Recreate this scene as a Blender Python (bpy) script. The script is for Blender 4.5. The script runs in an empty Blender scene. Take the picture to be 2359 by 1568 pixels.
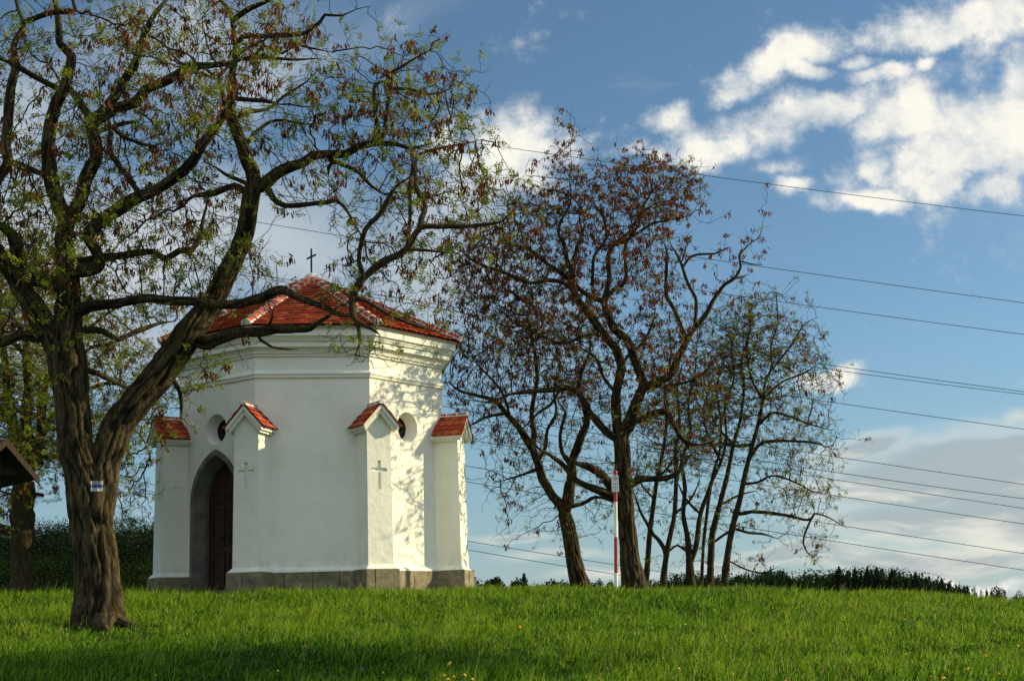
import bpy, bmesh, math, random
import numpy as np
from mathutils import Matrix, Vector, noise, kdtree
from mathutils.bvhtree import BVHTree

rng = np.random.default_rng(7)
random.seed(7)
R = math.radians
scn = bpy.context.scene
col = scn.collection

# ------------------------------------------------------------------ camera, sky, sun, exposure
FOC, HOR, ROLL = 3372.0, 1432.0, -0.031          # pixels of the 2358x1568 survey grid
PITCH = math.atan((HOR - 784.0) / FOC)
cam_data = bpy.data.cameras.new('camera')
cam_data.sensor_width = 36.0
cam_data.lens = 36.0 * FOC / 2358.0
cam_data.clip_start = 0.1
cam_data.clip_end = 9000
cam = bpy.data.objects.new('camera', cam_data)
col.objects.link(cam)
CAM_M = Matrix.Rotation(math.pi / 2 + PITCH, 4, 'X') @ Matrix.Rotation(ROLL, 4, 'Z')
cam.matrix_world = CAM_M
scn.camera = cam
CAM_R = np.array(CAM_M.to_3x3())

def at(u, v, Y):
    """A point of the place at distance Y in front of the camera, from a survey bearing."""
    d = CAM_R @ np.array([(u - 1179.0) / FOC, -(v - 784.0) / FOC, -1.0])
    return d * (Y / d[1])

def to_px(p):
    q = np.asarray(p) @ CAM_R
    return np.stack([1179 + FOC * q[..., 0] / -q[..., 2], 784 - FOC * q[..., 1] / -q[..., 2]], -1)

scn.view_settings.view_transform = 'Standard'
scn.view_settings.look = 'None'
scn.view_settings.gamma = 1.0
scn.view_settings.exposure = 0.62

SUN_AZ, SUN_EL = R(103.5), R(23.0)                # azimuth measured from -Y towards +X
sun_dir = Vector((math.sin(SUN_AZ) * math.cos(SUN_EL), -math.cos(SUN_AZ) * math.cos(SUN_EL), math.sin(SUN_EL)))
sun_data = bpy.data.lights.new('sun', 'SUN')
sun_data.energy = 5.0
sun_data.angle = R(0.5)
sun_data.color = (1.0, 0.86, 0.52)
sun = bpy.data.objects.new('sun', sun_data)
sun.rotation_euler = sun_dir.to_track_quat('Z', 'Y').to_euler()
sun.location = (60, 20, 60)
col.objects.link(sun)

world = bpy.data.worlds.new('World')
scn.world = world
world.use_nodes = True

class NG:
    """Small helper for writing node trees."""
    def __init__(self, tree):
        self.t = tree
        tree.nodes.clear()
    def n(self, kind, ins=None, **props):
        nd = self.t.nodes.new(kind)
        for k, v in props.items():
            setattr(nd, k, v)
        for k, v in (ins or {}).items():
            s = nd.inputs[k]
            if hasattr(v, 'is_output') or isinstance(v, bpy.types.NodeSocket):
                self.t.links.new(v, s)
            else:
                s.default_value = v
        return nd
    def m(self, op, a, b=0.0, c=0.0, clamp=False):
        return self.n('ShaderNodeMath', {0: a, 1: b, 2: c}, operation=op, use_clamp=clamp).outputs[0]
    def mr(self, x, a, b, c=0.0, d=1.0, smooth=True):
        return self.n('ShaderNodeMapRange', {0: x, 1: a, 2: b, 3: c, 4: d},
                      interpolation_type='SMOOTHSTEP' if smooth else 'LINEAR').outputs[0]
    def mix(self, f, a, b, blend='MIX'):
        nd = self.n('ShaderNodeMix', {0: f, 6: a, 7: b}, data_type='RGBA', blend_type=blend)
        return nd.outputs[2]
    def noise(self, vec, scale, detail=4.0, rough=0.55, dist=0.0):
        return self.n('ShaderNodeTexNoise', {'Vector': vec, 'Scale': scale, 'Detail': detail, 'Roughness': rough, 'Distortion': dist})
    def ramp(self, fac, stops):
        nd = self.n('ShaderNodeValToRGB', {0: fac})
        e = nd.color_ramp.elements
        while len(e) < len(stops):
            e.new(0.5)
        for el, (p, c) in zip(e, stops):
            el.position = p
            el.color = (*c, 1.0)
        return nd.outputs[0]

def build_world():
    g = NG(world.node_tree)
    sky = g.n('ShaderNodeTexSky', sky_type='NISHITA', sun_disc=False, sun_elevation=SUN_EL)
    sky.sun_rotation = math.atan2(sun_dir.x, sun_dir.y)
    sky.air_density = 1.0
    sky.dust_density = 0.0
    sky.ozone_density = 4.0
    tinted = g.n('ShaderNodeHueSaturation', {'Hue': 0.49, 'Saturation': 0.98, 'Value': 0.97, 'Color': sky.outputs[0]}).outputs[0]
    bg_sky = g.n('ShaderNodeBackground', {0: tinted, 1: 0.071})
    tc = g.n('ShaderNodeTexCoord')
    sep = g.n('ShaderNodeSeparateXYZ', {0: tc.outputs['Generated']})
    x, y, z = sep.outputs
    ys = g.m('MAXIMUM', y, 0.05)
    pv = g.n('ShaderNodeCombineXYZ', {0: g.m('DIVIDE', x, ys), 1: g.m('DIVIDE', z, ys)}).outputs[0]   # bearing in front, rise/run
    warp = g.noise(pv, 9.0, 5.0, 0.55)
    off = g.n('ShaderNodeVectorMath', {0: warp.outputs['Color'], 1: (0.5, 0.5, 0.5)}, operation='SUBTRACT').outputs[0]
    off = g.n('ShaderNodeVectorMath', {0: off, 3: 0.075}, operation='SCALE').outputs[0]
    wv = g.n('ShaderNodeVectorMath', {0: pv, 1: off}, operation='ADD').outputs[0]
    def blobs(lst, vec):
        acc = None
        for (u, v, ru, rv, rot, st) in lst:
            p = at(u, v, 1.0)
            mp = g.n('ShaderNodeMapping', {'Vector': vec, 'Location': (p[0], p[2], 0),
                                           'Rotation': (0, 0, R(rot) - ROLL * 0), 'Scale': (ru * 1.2 / FOC, rv * 1.2 / FOC, 1.0)}, vector_type='TEXTURE')
            ln = g.n('ShaderNodeVectorMath', {0: mp.outputs[0]}, operation='LENGTH').outputs['Value']
            w = g.mr(ln, 0.0, 1.6, st, 0.0)
            acc = w if acc is None else g.m('MAXIMUM', acc, w)
        return acc
    white = [(1250, 335, 120, 48, 5, .85), (1150, 390, 120, 75, 0, .95), (1165, 335, 135, 85, 0, 1), (1120, 425, 95, 60, 0, .8), (1345, 305, 70, 28, 20, .72), (1010, 300, 60, 45, 0, .7),
             (1800, 135, 120, 40, 35, .92), (1845, 155, 55, 25, 0, .8), (1715, 190, 45, 35, 20, .8),
             (2160, 35, 210, 50, 5, 1), (2330, 50, 110, 80, 0, 1), (2000, 152, 95, 30, 5, .85), (1940, 120, 50, 25, 0, .7), (2110, 118, 50, 22, 25, .75),
             (2270, 110, 70, 40, 10, .75), (2070, 265, 130, 75, 10, 1.1), (2240, 265, 170, 85, 8, 1.1), (2200, 350, 190, 75, 5, 1.05), (1880, 255, 140, 50, 22, .95),
             (2345, 340, 90, 110, 0, 1.0), (2340, 190, 70, 70, 0, .9), (1640, 320, 120, 38, 10, .92), (1560, 262, 75, 30, 15, .8), (1430, 322, 60, 26, 10, .68), (1500, 340, 45, 30, 0, .7),
             (1985, 470, 85, 28, -5, .9), (1830, 415, 45, 22, 0, .8), (1800, 378, 60, 20, 0, .78), (2175, 435, 80, 45, 20, .95), (2300, 440, 80, 50, 0, .92), (2010, 400, 40, 40, 0, .75), (2090, 250, 60, 40, 0, 1.1),
             (1935, 865, 88, 26, 3, 1.05), (1880, 855, 40, 18, 0, .9),
             (2230, 330, 200, 130, 5, .62), (2260, 150, 130, 80, 0, .46), (2060, 200, 120, 60, 10, .6), (1700, 290, 200, 50, 8, .55), (2130, 420, 160, 60, 0, .6), (2175, 1318, 20, 16, 0, 1.0), (2285, 1345, 110, 20, -4, .95), (2240, 1335, 40, 14, 0, .9), (2340, 1330, 50, 20, 0, .9)]
    wmax = blobs(white, wv)
    f1 = g.noise(pv, 19.0, 11.0, 0.66).outputs['Fac']
    f0 = g.noise(pv, 6.5, 3.0, 0.5, 0.4).outputs['Fac']
    s1 = g.m('ADD', wmax, g.m('ADD', g.m('MULTIPLY', g.m('SUBTRACT', f1, 0.5), 2.1), g.m('MULTIPLY', g.m('SUBTRACT', f0, 0.5), 0.7)))
    m1 = g.m('POWER', g.mr(s1, 0.13, 0.84), 0.95)
    grey = [(2180, 1085, 300, 75, 6, 1), (2300, 1050, 170, 42, 6, 1), (2330, 1150, 200, 90, 0, 1), (1985, 1030, 120, 30, 8, .8), (2120, 1180, 260, 50, 3, .8),
            (1830, 1275, 160, 22, 3, .9), (2120, 1285, 260, 30, 0, .9), (2340, 1230, 120, 40, 0, .9), (1170, 1235, 90, 12, 0, .7), (1290, 1270, 150, 16, 0, .5), (1400, 1320, 130, 14, 0, .6),
            (1700, 1300, 140, 16, 0, .7), (2340, 975, 45, 22, 25, .45)]
    wv2 = g.n('ShaderNodeVectorMath', {0: pv, 1: g.n('ShaderNodeVectorMath', {0: off, 3: 0.45}, operation='SCALE').outputs[0]}, operation='ADD').outputs[0]
    gmax = blobs(grey, wv2)
    strv = g.n('ShaderNodeMapping', {'Vector': wv2, 'Rotation': (0, 0, R(-7)), 'Scale': (4.2, 24.0, 1.0)}).outputs[0]
    f2 = g.noise(strv, 1.6, 6.0, 0.55).outputs['Fac']
    m2 = g.m('MULTIPLY', g.mr(g.m('ADD', gmax, g.m('MULTIPLY', g.m('SUBTRACT', f2, 0.5), 0.9)), 0.08, 0.80), 0.86)
    veil = [(330, 560, 480, 170, 5, 1), (650, 560, 280, 130, 0, .9), (60, 280, 240, 180, 10, .62), (200, 780, 420, 140, 0, .8), (1020, 520, 150, 130, 20, .7), (640, 180, 200, 60, 30, .45), (350, 120, 420, 160, 5, .42), (900, 60, 300, 60, 20, .25), (960, 640, 220, 170, 0, .7), (1150, 760, 200, 160, 0, .35)]
    vmax = blobs(veil, wv)
    f3 = g.noise(wv, 6.0, 5.0, 0.5).outputs['Fac']
    m3 = g.m('MULTIPLY', g.mr(g.m('ADD', vmax, g.m('MULTIPLY', g.m('SUBTRACT', f3, 0.5), 1.0)), 0.02, 0.95), 0.92)
    front = g.mr(y, 0.1, 0.3)
    # unseen bright clouds behind the camera, added to light the shaded walls
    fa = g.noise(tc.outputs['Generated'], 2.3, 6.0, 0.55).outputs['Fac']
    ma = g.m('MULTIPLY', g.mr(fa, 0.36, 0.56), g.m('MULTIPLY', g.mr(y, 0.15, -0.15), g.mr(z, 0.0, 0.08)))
    c_white = g.mix(g.m('MULTIPLY', g.mr(f1, 0.36, 0.60), g.mr(s1, 0.3, 1.0)), (0.70, 0.74, 0.76, 1), (1.0, 0.97, 0.87, 1))
    c_grey = g.mix(g.m('MAXIMUM', g.mr(f2, 0.44, 0.62), g.mr(g.m('ADD', gmax, g.m('MULTIPLY', g.m('SUBTRACT', f2, 0.5), 0.9)), 0.62, 0.36)), (0.40, 0.45, 0.46, 1), (0.80, 0.77, 0.67, 1))
    low = g.m('MULTIPLY', g.mr(z, 0.21, 0.02), 0.50)
    c_veil = g.mix(f3, (0.38, 0.45, 0.51, 1), (0.66, 0.68, 0.67, 1))
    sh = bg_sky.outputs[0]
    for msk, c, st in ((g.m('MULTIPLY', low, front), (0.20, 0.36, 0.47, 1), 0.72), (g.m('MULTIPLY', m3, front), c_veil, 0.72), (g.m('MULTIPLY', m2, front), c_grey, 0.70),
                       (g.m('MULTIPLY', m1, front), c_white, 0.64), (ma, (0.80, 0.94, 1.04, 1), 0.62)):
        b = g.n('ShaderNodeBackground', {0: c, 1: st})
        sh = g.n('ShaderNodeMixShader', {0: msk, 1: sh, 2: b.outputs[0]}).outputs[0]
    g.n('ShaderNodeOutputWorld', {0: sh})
build_world()

# ------------------------------------------------------------------ materials
def material(name, fn):
    m = bpy.data.materials.new(name)
    m.use_nodes = True
    g = NG(m.node_tree)
    sh = fn(g)
    g.n('ShaderNodeOutputMaterial', {0: sh})
    return m

def bsdf(g, color, rough=0.8, bump=None, bump_d=0.02, bump_s=0.6, spec=0.3, metal=0.0):
    ins = {'Base Color': color, 'Roughness': rough, 'Metallic': metal, 'Specular IOR Level': spec}
    if bump is not None:
        ins['Normal'] = g.n('ShaderNodeBump', {'Height': bump, 'Distance': bump_d, 'Strength': bump_s}).outputs[0]
    return g.n('ShaderNodeBsdfPrincipled', ins).outputs[0]

def obj_co(g):
    return g.n('ShaderNodeTexCoord').outputs['Object']

def mat_plaster(g):
    co = obj_co(g)
    n1 = g.noise(co, 1.3, 5, 0.6).outputs['Fac']
    n2 = g.noise(co, 38.0, 6, 0.65).outputs['Fac']
    sv = g.n('ShaderNodeMapping', {'Vector': co, 'Scale': (5, 5, 0.5)}).outputs[0]
    n3 = g.noise(sv, 1.5, 5, 0.6).outputs['Fac']
    c = g.mix(g.mr(n1, 0.40, 0.75), (0.79, 0.785, 0.70, 1), (0.73, 0.72, 0.63, 1))
    c = g.mix(g.mr(n3, 0.62, 0.85, 0, 0.35), c, (0.60, 0.59, 0.54, 1))
    zc = g.n('ShaderNodeSeparateXYZ', {0: co}).outputs[2]
    spl = g.m('MULTIPLY', g.mr(zc, 0.95, 0.45), g.mr(g.noise(co, 6.0, 6, 0.7).outputs['Fac'], 0.42, 0.68))
    c = g.mix(g.m('MULTIPLY', spl, 0.40), c, (0.45, 0.42, 0.33, 1))
    n4 = g.noise(co, 4.0, 4, 0.5).outputs['Fac']
    h = g.m('ADD', g.m('MULTIPLY', n2, 0.35), n4)
    return bsdf(g, c, 0.9, h, 0.022, 0.8, 0.15)

def mat_stone(g):
    co = obj_co(g)
    n1 = g.noise(co, 5.0, 8, 0.65).outputs['Fac']
    n2 = g.noise(co, 28.0, 6, 0.7).outputs['Fac']
    rnd = g.n('ShaderNodeNewGeometry').outputs['Random Per Island']
    c = g.ramp(n1, [(0.3, (0.085, 0.070, 0.045)), (0.5, (0.21, 0.175, 0.115)), (0.72, (0.34, 0.29, 0.195))])
    c = g.mix(g.mr(rnd, 0, 1, 0, 0.4), c, (0.145, 0.125, 0.085, 1))
    c = g.mix(g.mr(n2, 0.60, 0.70, 0, 0.7), c, (0.42, 0.40, 0.33, 1))
    return bsdf(g, c, 0.9, g.m('ADD', n1, g.m('MULTIPLY', n2, 0.5)), 0.03, 0.8, 0.2)

def mat_doorstone(g):
    co = obj_co(g)
    n1 = g.noise(co, 4.0, 8, 0.65).outputs['Fac']
    c = g.ramp(n1, [(0.3, (0.085, 0.080, 0.068)), (0.7, (0.20, 0.19, 0.160))])
    return bsdf(g, c, 0.9, n1, 0.02, 0.6, 0.2)

def mat_tile(g):
    co = obj_co(g)
    rnd = g.n('ShaderNodeNewGeometry').outputs['Random Per Island']
    n1 = g.noise(co, 7.0, 6, 0.65).outputs['Fac']
    c = g.ramp(rnd, [(0.0, (0.20, 0.028, 0.010)), (0.5, (0.33, 0.048, 0.015)), (0.85, (0.42, 0.075, 0.022)), (1.0, (0.50, 0.13, 0.05))])
    c = g.mix(g.mr(n1, 0.55, 0.8, 0, 0.5), c, (0.17, 0.045, 0.025, 1))
    return bsdf(g, c, 0.75, n1, 0.01, 0.5, 0.25)

def mat_mortar(g):
    n1 = g.noise(obj_co(g), 12.0, 6, 0.7).outputs['Fac']
    c = g.ramp(n1, [(0.35, (0.42, 0.38, 0.33)), (0.6, (0.72, 0.70, 0.66))])
    return bsdf(g, c, 0.95, n1, 0.03, 0.9, 0.1)

def wood(c0, c1):
    def f(g):
        co = obj_co(g)
        v = g.n('ShaderNodeMapping', {'Vector': co, 'Scale': (14, 14, 1.2)}).outputs[0]
        n1 = g.noise(v, 2.0, 6, 0.6, 0.6).outputs['Fac']
        c = g.ramp(n1, [(0.3, c0), (0.7, c1)])
        return bsdf(g, c, 0.7, n1, 0.008, 0.6, 0.3)
    return f

def flat(c, rough=0.6, metal=0.0, spec=0.4, var=0.15):
    def f(g):
        n1 = g.noise(obj_co(g), 9.0, 5, 0.6).outputs['Fac']
        d = tuple(v * (1 - var) for v in c[:3])
        return bsdf(g, g.mix(g.mr(n1, 0.4, 0.7), (*c[:3], 1), (*d, 1)), rough, None, metal=metal, spec=spec)
    return f

def mat_bark(g):
    co = obj_co(g)
    v = g.n('ShaderNodeMapping', {'Vector': co, 'Scale': (11, 11, 2.2)}).outputs[0]
    n1 = g.noise(v, 2.2, 8, 0.7, 0.8).outputs['Fac']
    n2 = g.noise(co, 3.0, 5, 0.6).outputs['Fac']
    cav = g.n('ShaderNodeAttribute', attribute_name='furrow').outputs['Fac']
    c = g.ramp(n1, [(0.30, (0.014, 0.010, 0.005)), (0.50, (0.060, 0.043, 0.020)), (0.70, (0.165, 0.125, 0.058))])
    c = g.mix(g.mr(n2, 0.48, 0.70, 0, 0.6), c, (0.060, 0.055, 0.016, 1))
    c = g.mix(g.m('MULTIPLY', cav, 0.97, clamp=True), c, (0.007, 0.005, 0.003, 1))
    return bsdf(g, c, 0.9, n1, 0.035, 1.0, 0.15)

def leafy(stops, trans=0.45, attr=True, rough=0.6):
    def f(g):
        rnd = g.n('ShaderNodeAttribute', attribute_name='rnd').outputs['Fac'] if attr else g.n('ShaderNodeNewGeometry').outputs['Random Per Island']
        c = g.ramp(rnd, stops)
        d = bsdf(g, c, rough, None, spec=0.12)
        t = g.n('ShaderNodeBsdfTranslucent', {0: c}).outputs[0]
        return g.n('ShaderNodeMixShader', {0: trans, 1: d, 2: t}).outputs[0]
    return f

def mat_ground(g):
    co = obj_co(g)
    n1 = g.noise(co, 0.35, 6, 0.6).outputs['Fac']
    n2 = g.noise(co, 9.0, 6, 0.7).outputs['Fac']
    c = g.mix(g.mr(n1, 0.35, 0.65), (0.022, 0.050, 0.008, 1), (0.040, 0.075, 0.012, 1))
    c = g.mix(g.mr(n2, 0.5, 0.75, 0, 0.6), c, (0.045, 0.042, 0.016, 1))
    return bsdf(g, c, 1.0, n2, 0.08, 1.0, 0.0)

M = {
    'plaster': material('white_plaster', mat_plaster),
    'stone': material('plinth_stone', mat_stone),
    'doorstone': material('door_stone', mat_doorstone),
    'tile': material('clay_tile', mat_tile),
    'mortar': material('ridge_mortar', mat_mortar),
    'door': material('door_wood', wood((0.022, 0.009, 0.006), (0.055, 0.020, 0.012))),
    'iron': material('dark_iron', flat((0.028, 0.024, 0.020), 0.55, 0.6)),
    'glass': material('dark_window', flat((0.012, 0.013, 0.015), 0.15, 0.0, 0.5)),
    'timber': material('shelter_timber', wood((0.018, 0.009, 0.006), (0.055, 0.028, 0.017))),
    'shingle': material('shelter_roofing', wood((0.012, 0.007, 0.005), (0.038, 0.019, 0.012))),
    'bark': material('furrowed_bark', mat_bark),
    'red': material('red_paint', flat((0.40, 0.040, 0.034), 0.45, var=0.4)),
    'whitep': material('white_paint', flat((0.78, 0.78, 0.75), 0.4, var=0.12)),
    'plate': material('plate_enamel', flat((0.66, 0.68, 0.66), 0.4, var=0.1)),
    'ink': material('plate_ink', flat((0.03, 0.03, 0.03), 0.6)),
    'mark_white': material('mark_white', flat((0.36, 0.38, 0.36), 0.9, var=0.55)),
    'mark_blue': material('mark_blue', flat((0.012, 0.055, 0.20), 0.8, var=0.4)),
    'wire': material('wire_metal', flat((0.03, 0.035, 0.04), 0.5, 0.3)),
    'leaf': material('fresh_leaf', leafy([(0.0, (0.085, 0.125, 0.010)), (0.5, (0.16, 0.20, 0.016)), (1.0, (0.25, 0.27, 0.035))], 0.5)),
    'pod': material('brown_pod', leafy([(0.0, (0.07, 0.020, 0.008)), (0.5, (0.115, 0.042, 0.016)), (0.85, (0.21, 0.080, 0.025)), (1.0, (0.32, 0.15, 0.045))], 0.35, rough=0.95)),
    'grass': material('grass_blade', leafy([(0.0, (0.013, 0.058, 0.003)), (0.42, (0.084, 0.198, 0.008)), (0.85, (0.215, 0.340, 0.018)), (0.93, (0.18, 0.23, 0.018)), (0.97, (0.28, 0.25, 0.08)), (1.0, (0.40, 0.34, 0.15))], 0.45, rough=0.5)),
    'far_leaf': material('wood_foliage', leafy([(0.0, (0.002, 0.007, 0.002)), (0.6, (0.006, 0.015, 0.003)), (1.0, (0.015, 0.028, 0.005))], 0.1, rough=1.0)),
    'wood_leaf': material('far_wood_foliage', leafy([(0.0, (0.008, 0.020, 0.007)), (0.6, (0.018, 0.040, 0.012)), (1.0, (0.034, 0.062, 0.016))], 0.2, rough=1.0)),
    'far_fir': material('fir_foliage', leafy([(0.0, (0.008, 0.019, 0.008)), (1.0, (0.024, 0.042, 0.013))], 0.2)),
    'ground': material('meadow_soil', mat_ground),
    'petal': material('dandelion_yellow', flat((0.85, 0.60, 0.02), 0.7, var=0.25)),
    'stalk': material('flower_stalk', flat((0.16, 0.20, 0.06), 0.7)),
}

# ------------------------------------------------------------------ helpers
def tag(o, label=None, cat=None, group=None, kind=None):
    if label: o['label'] = label
    if cat: o['category'] = cat
    if group: o['group'] = group
    if kind: o['kind'] = kind
    return o

def empty(name, loc=(0, 0, 0), rz=0.0):
    o = bpy.data.objects.new(name, None)
    o.empty_display_size = 0.3
    o.location = loc
    o.rotation_euler = (0, 0, rz)
    col.objects.link(o)
    return o

def link(name, mesh, parent=None, mats=()):
    o = bpy.data.objects.new(name, mesh)
    for m in mats:
        mesh.materials.append(M[m])
    col.objects.link(o)
    if parent is not None:
        o.parent = parent
    return o

class MB:
    def __init__(self):
        self.v, self.f, self.mi = [], [], []
    def add(self, verts, faces, mi=0):
        b = len(self.v)
        self.v += [tuple(p) for p in verts]
        self.f += [tuple(b + i for i in f) for f in faces]
        self.mi += [mi] * len(faces)
    def hexa(self, p, mi=0):
        """8 corners: bottom ring 0-3, top ring 4-7."""
        self.add(p, [(3, 2, 1, 0), (4, 5, 6, 7), (0, 1, 5, 4), (1, 2, 6, 5), (2, 3, 7, 6), (3, 0, 4, 7)], mi)
    def box(self, c, h, ax=((1, 0, 0), (0, 1, 0), (0, 0, 1)), mi=0):
        c = np.array(c, float); X, Y, Z = [np.array(a, float) * s for a, s in zip(ax, h)]
        self.hexa([c - X - Y - Z, c + X - Y - Z, c + X + Y - Z, c - X + Y - Z, c - X - Y + Z, c + X - Y + Z, c + X + Y + Z, c - X + Y + Z], mi)
    def build(self, name, mats, parent=None, smooth=False, bevel=0.0):
        me = bpy.data.meshes.new(name)
        me.from_pydata(self.v, [], self.f)
        o = link(name, me, parent, mats)
        me.polygons.foreach_set('material_index', self.mi)
        bm = bmesh.new(); bm.from_mesh(me)
        bmesh.ops.recalc_face_normals(bm, faces=bm.faces)
        bm.to_mesh(me); bm.free()
        if smooth:
            me.polygons.foreach_set('use_smooth', [True] * len(me.polygons))
        if bevel:
            md = o.modifiers.new('bevel', 'BEVEL'); md.width = bevel; md.segments = 2; md.limit_method = 'ANGLE'
        me.update()
        return o

def mesh_np(name, V, faces_list, parent=None, mats=(), smooth=False, attrs=None):
    """Mesh from arrays: V (n,3); faces_list = arrays (m,k) of vertex indices; attrs = {name: per-vertex float}."""
    me = bpy.data.meshes.new(name)
    V = np.asarray(V, np.float32)
    me.vertices.add(len(V)); me.vertices.foreach_set('co', V.ravel())
    loops = np.concatenate([f.ravel() for f in faces_list]).astype(np.int32)
    sizes = np.concatenate([np.full(len(f), f.shape[1]) for f in faces_list]).astype(np.int32)
    starts = np.concatenate([[0], np.cumsum(sizes)[:-1]]).astype(np.int32)
    me.loops.add(len(loops)); me.loops.foreach_set('vertex_index', loops)
    me.polygons.add(len(sizes)); me.polygons.foreach_set('loop_start', starts)
    me.update(calc_edges=True)
    if smooth:
        me.polygons.foreach_set('use_smooth', np.ones(len(sizes), bool))
    for k, a in (attrs or {}).items():
        at_ = me.attributes.new(k, 'FLOAT', 'POINT'); at_.data.foreach_set('value', np.asarray(a, np.float32))
    return link(name, me, parent, mats)

def unit(v):
    v = np.asarray(v, float)
    return v / (np.linalg.norm(v, axis=-1, keepdims=True) + 1e-12)

def tube(P, rad, sides, furrow=False, seed=0, caps=True):
    """Tube round a polyline by parallel transport. Returns verts, quads, furrow value per vertex."""
    P = np.asarray(P, float); n = len(P)
    T = np.gradient(P, axis=0); T = unit(T)
    ref = np.array([0.3, -0.9, 0.2]) if abs(T[0][2]) > 0.5 else np.array([0, 0, 1.0])
    N = np.zeros((n, 3)); u = unit(np.cross(T[0], ref)); N[0] = u
    for i in range(1, n):
        u = u - T[i] * np.dot(u, T[i]); u = u / (np.linalg.norm(u) + 1e-9); N[i] = u
    B = np.cross(T, N)
    a = np.linspace(0, 2 * math.pi, sides, endpoint=False)
    ca, sa = np.cos(a), np.sin(a)
    rr = np.repeat(np.asarray(rad, float)[:, None], sides, 1)
    fv = np.full((n, sides), 0.0 if furrow else 0.42)
    if furrow:
        s = np.concatenate([[0], np.cumsum(np.linalg.norm(np.diff(P, axis=0), axis=1))])
        for i in range(n):
            tw = a + s[i] * 0.35
            R0 = rad[i]
            for j in range(sides):
                q = Vector((math.cos(tw[j]) * R0 * 11 + seed, math.sin(tw[j]) * R0 * 11, s[i] * 1.5))
                w = noise.noise(q * 0.6) * 0.5
                nn = noise.noise(q + Vector((w, w, w))) 
                cr = math.exp(-(nn / .15) ** 2)
                q2 = q * 1.9 + Vector((5.3, 1.1, 2.2)); cr2 = math.exp(-(noise.noise(q2) / .10) ** 2)
                n2 = noise.noise(q * 3.1)
                d = .06 - cr * .165 - cr2 * .05 + n2 * .035 + noise.noise(q * 0.22) * .16
                rr[i, j] = R0 * (1 + d)
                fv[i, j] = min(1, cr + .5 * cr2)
    V = P[:, None, :] + rr[..., None] * (ca[None, :, None] * N[:, None, :] + sa[None, :, None] * B[:, None, :])
    idx = np.arange(n * sides).reshape(n, sides)
    q = np.stack([idx[:-1], np.roll(idx[:-1], -1, 1), np.roll(idx[1:], -1, 1), idx[1:]], -1).reshape(-1, 4)
    return V.reshape(-1, 3), q, fv.ravel()

# ------------------------------------------------------------------ the ground
PK = np.array([(-60, -5.0), (0, -1.6), (14, -.57), (20.5, -.07), (27, .42), (30.6, .56), (34, .60), (38, .60), (44, .40), (52, -.1), (70, -1.6), (110, -5.0), (200, -8.5), (420, -11), (6000, -16)])
def hermite(x):
    x = np.asarray(x, float); xs, ys = PK[:, 0], PK[:, 1]
    d = np.diff(ys) / np.diff(xs)
    m = np.concatenate([[d[0]], (d[:-1] + d[1:]) / 2, [d[-1]]])
    i = np.clip(np.searchsorted(xs, x) - 1, 0, len(xs) - 2)
    h = xs[i + 1] - xs[i]; t = (x - xs[i]) / h
    return ((2 * t**3 - 3 * t**2 + 1) * ys[i] + (t**3 - 2 * t**2 + t) * h * m[i] + (-2 * t**3 + 3 * t**2) * ys[i + 1] + (t**3 - t**2) * h * m[i + 1])
def ground_z(x, y):
    x = np.asarray(x, float); y = np.asarray(y, float)
    near = np.clip(1 - (y - 60) / 60, 0, 1)
    z = hermite(y) - 0.031 * np.clip(x, -40, 40) * near
    z = z - 0.0165 * np.clip(x - 6, 0, 30) ** 2 * near * np.clip((y - 14) / 15, 0, 1) - 0.012 * np.clip(-8.2 - x, 0, 14) ** 2 * near * np.clip((y - 18) / 12, 0, 1)
    z = z + 0.05 * np.sin(x * 0.9 + 1.3 * np.sin(y * 0.5)) * np.sin(y * 0.7 + 0.4 * x) * near
    return z

def build_ground():
    xs = np.unique(np.concatenate([np.linspace(-30, 30, 121), np.linspace(-90, 90, 61), np.linspace(-3000, 3000, 41)]))
    ys = np.unique(np.concatenate([np.linspace(-6, 60, 133), np.linspace(-60, 130, 64), np.linspace(130, 5000, 40)]))
    X, Y = np.meshgrid(xs, ys)
    V = np.stack([X, Y, ground_z(X, Y)], -1).reshape(-1, 3)
    idx = np.arange(len(V)).reshape(len(ys), len(xs))
    q = np.stack([idx[:-1, :-1], idx[:-1, 1:], idx[1:, 1:], idx[1:, :-1]], -1).reshape(-1, 4)
    o = mesh_np('ground', V, [q], None, ['ground'], True)
    tag(o, kind='structure')
build_ground()

# ------------------------------------------------------------------ the chapel
S = 2.4
A0 = S / 2 / math.tan(math.pi / 8)
RC = S / 2 / math.sin(math.pi / 8)
CH_X, CH_Y, CH_TH, CH_Z = -4.66, 33.45, 0.143, 0.74
Z_PL, Z_STR, Z_EAVE, Z_APEX = 0.47, 4.52, 5.52, 7.29

def corner(k, off=0.0):
    a = -math.pi / 2 + (k - 1.5) * math.pi / 4
    r = RC * (A0 + off) / A0
    return np.array([r * math.cos(a), r * math.sin(a)])
def facet(k):
    c0, c1 = corner(k), corner(k + 1)
    t = unit(c1 - c0); n = np.array([t[1], -t[0]])
    return (c0 + c1) / 2, t, n
def fpt(k, a, out, z):
    m, t, n = facet(k)
    p = m + t * a + n * out
    return (p[0], p[1], z)
def ring(mb, prof, mi=0, ks=range(8), close=False):
    for k in ks:
        for (o0, z0), (o1, z1) in zip(prof, prof[1:] + (prof[:1] if close else [])):
            a, b = corner(k, o0), corner(k + 1, o0); c, d = corner(k + 1, o1), corner(k, o1)
            mb.add([(a[0], a[1], z0), (b[0], b[1], z0), (c[0], c[1], z1), (d[0], d[1], z1)], [(0, 1, 2, 3)], mi)

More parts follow.
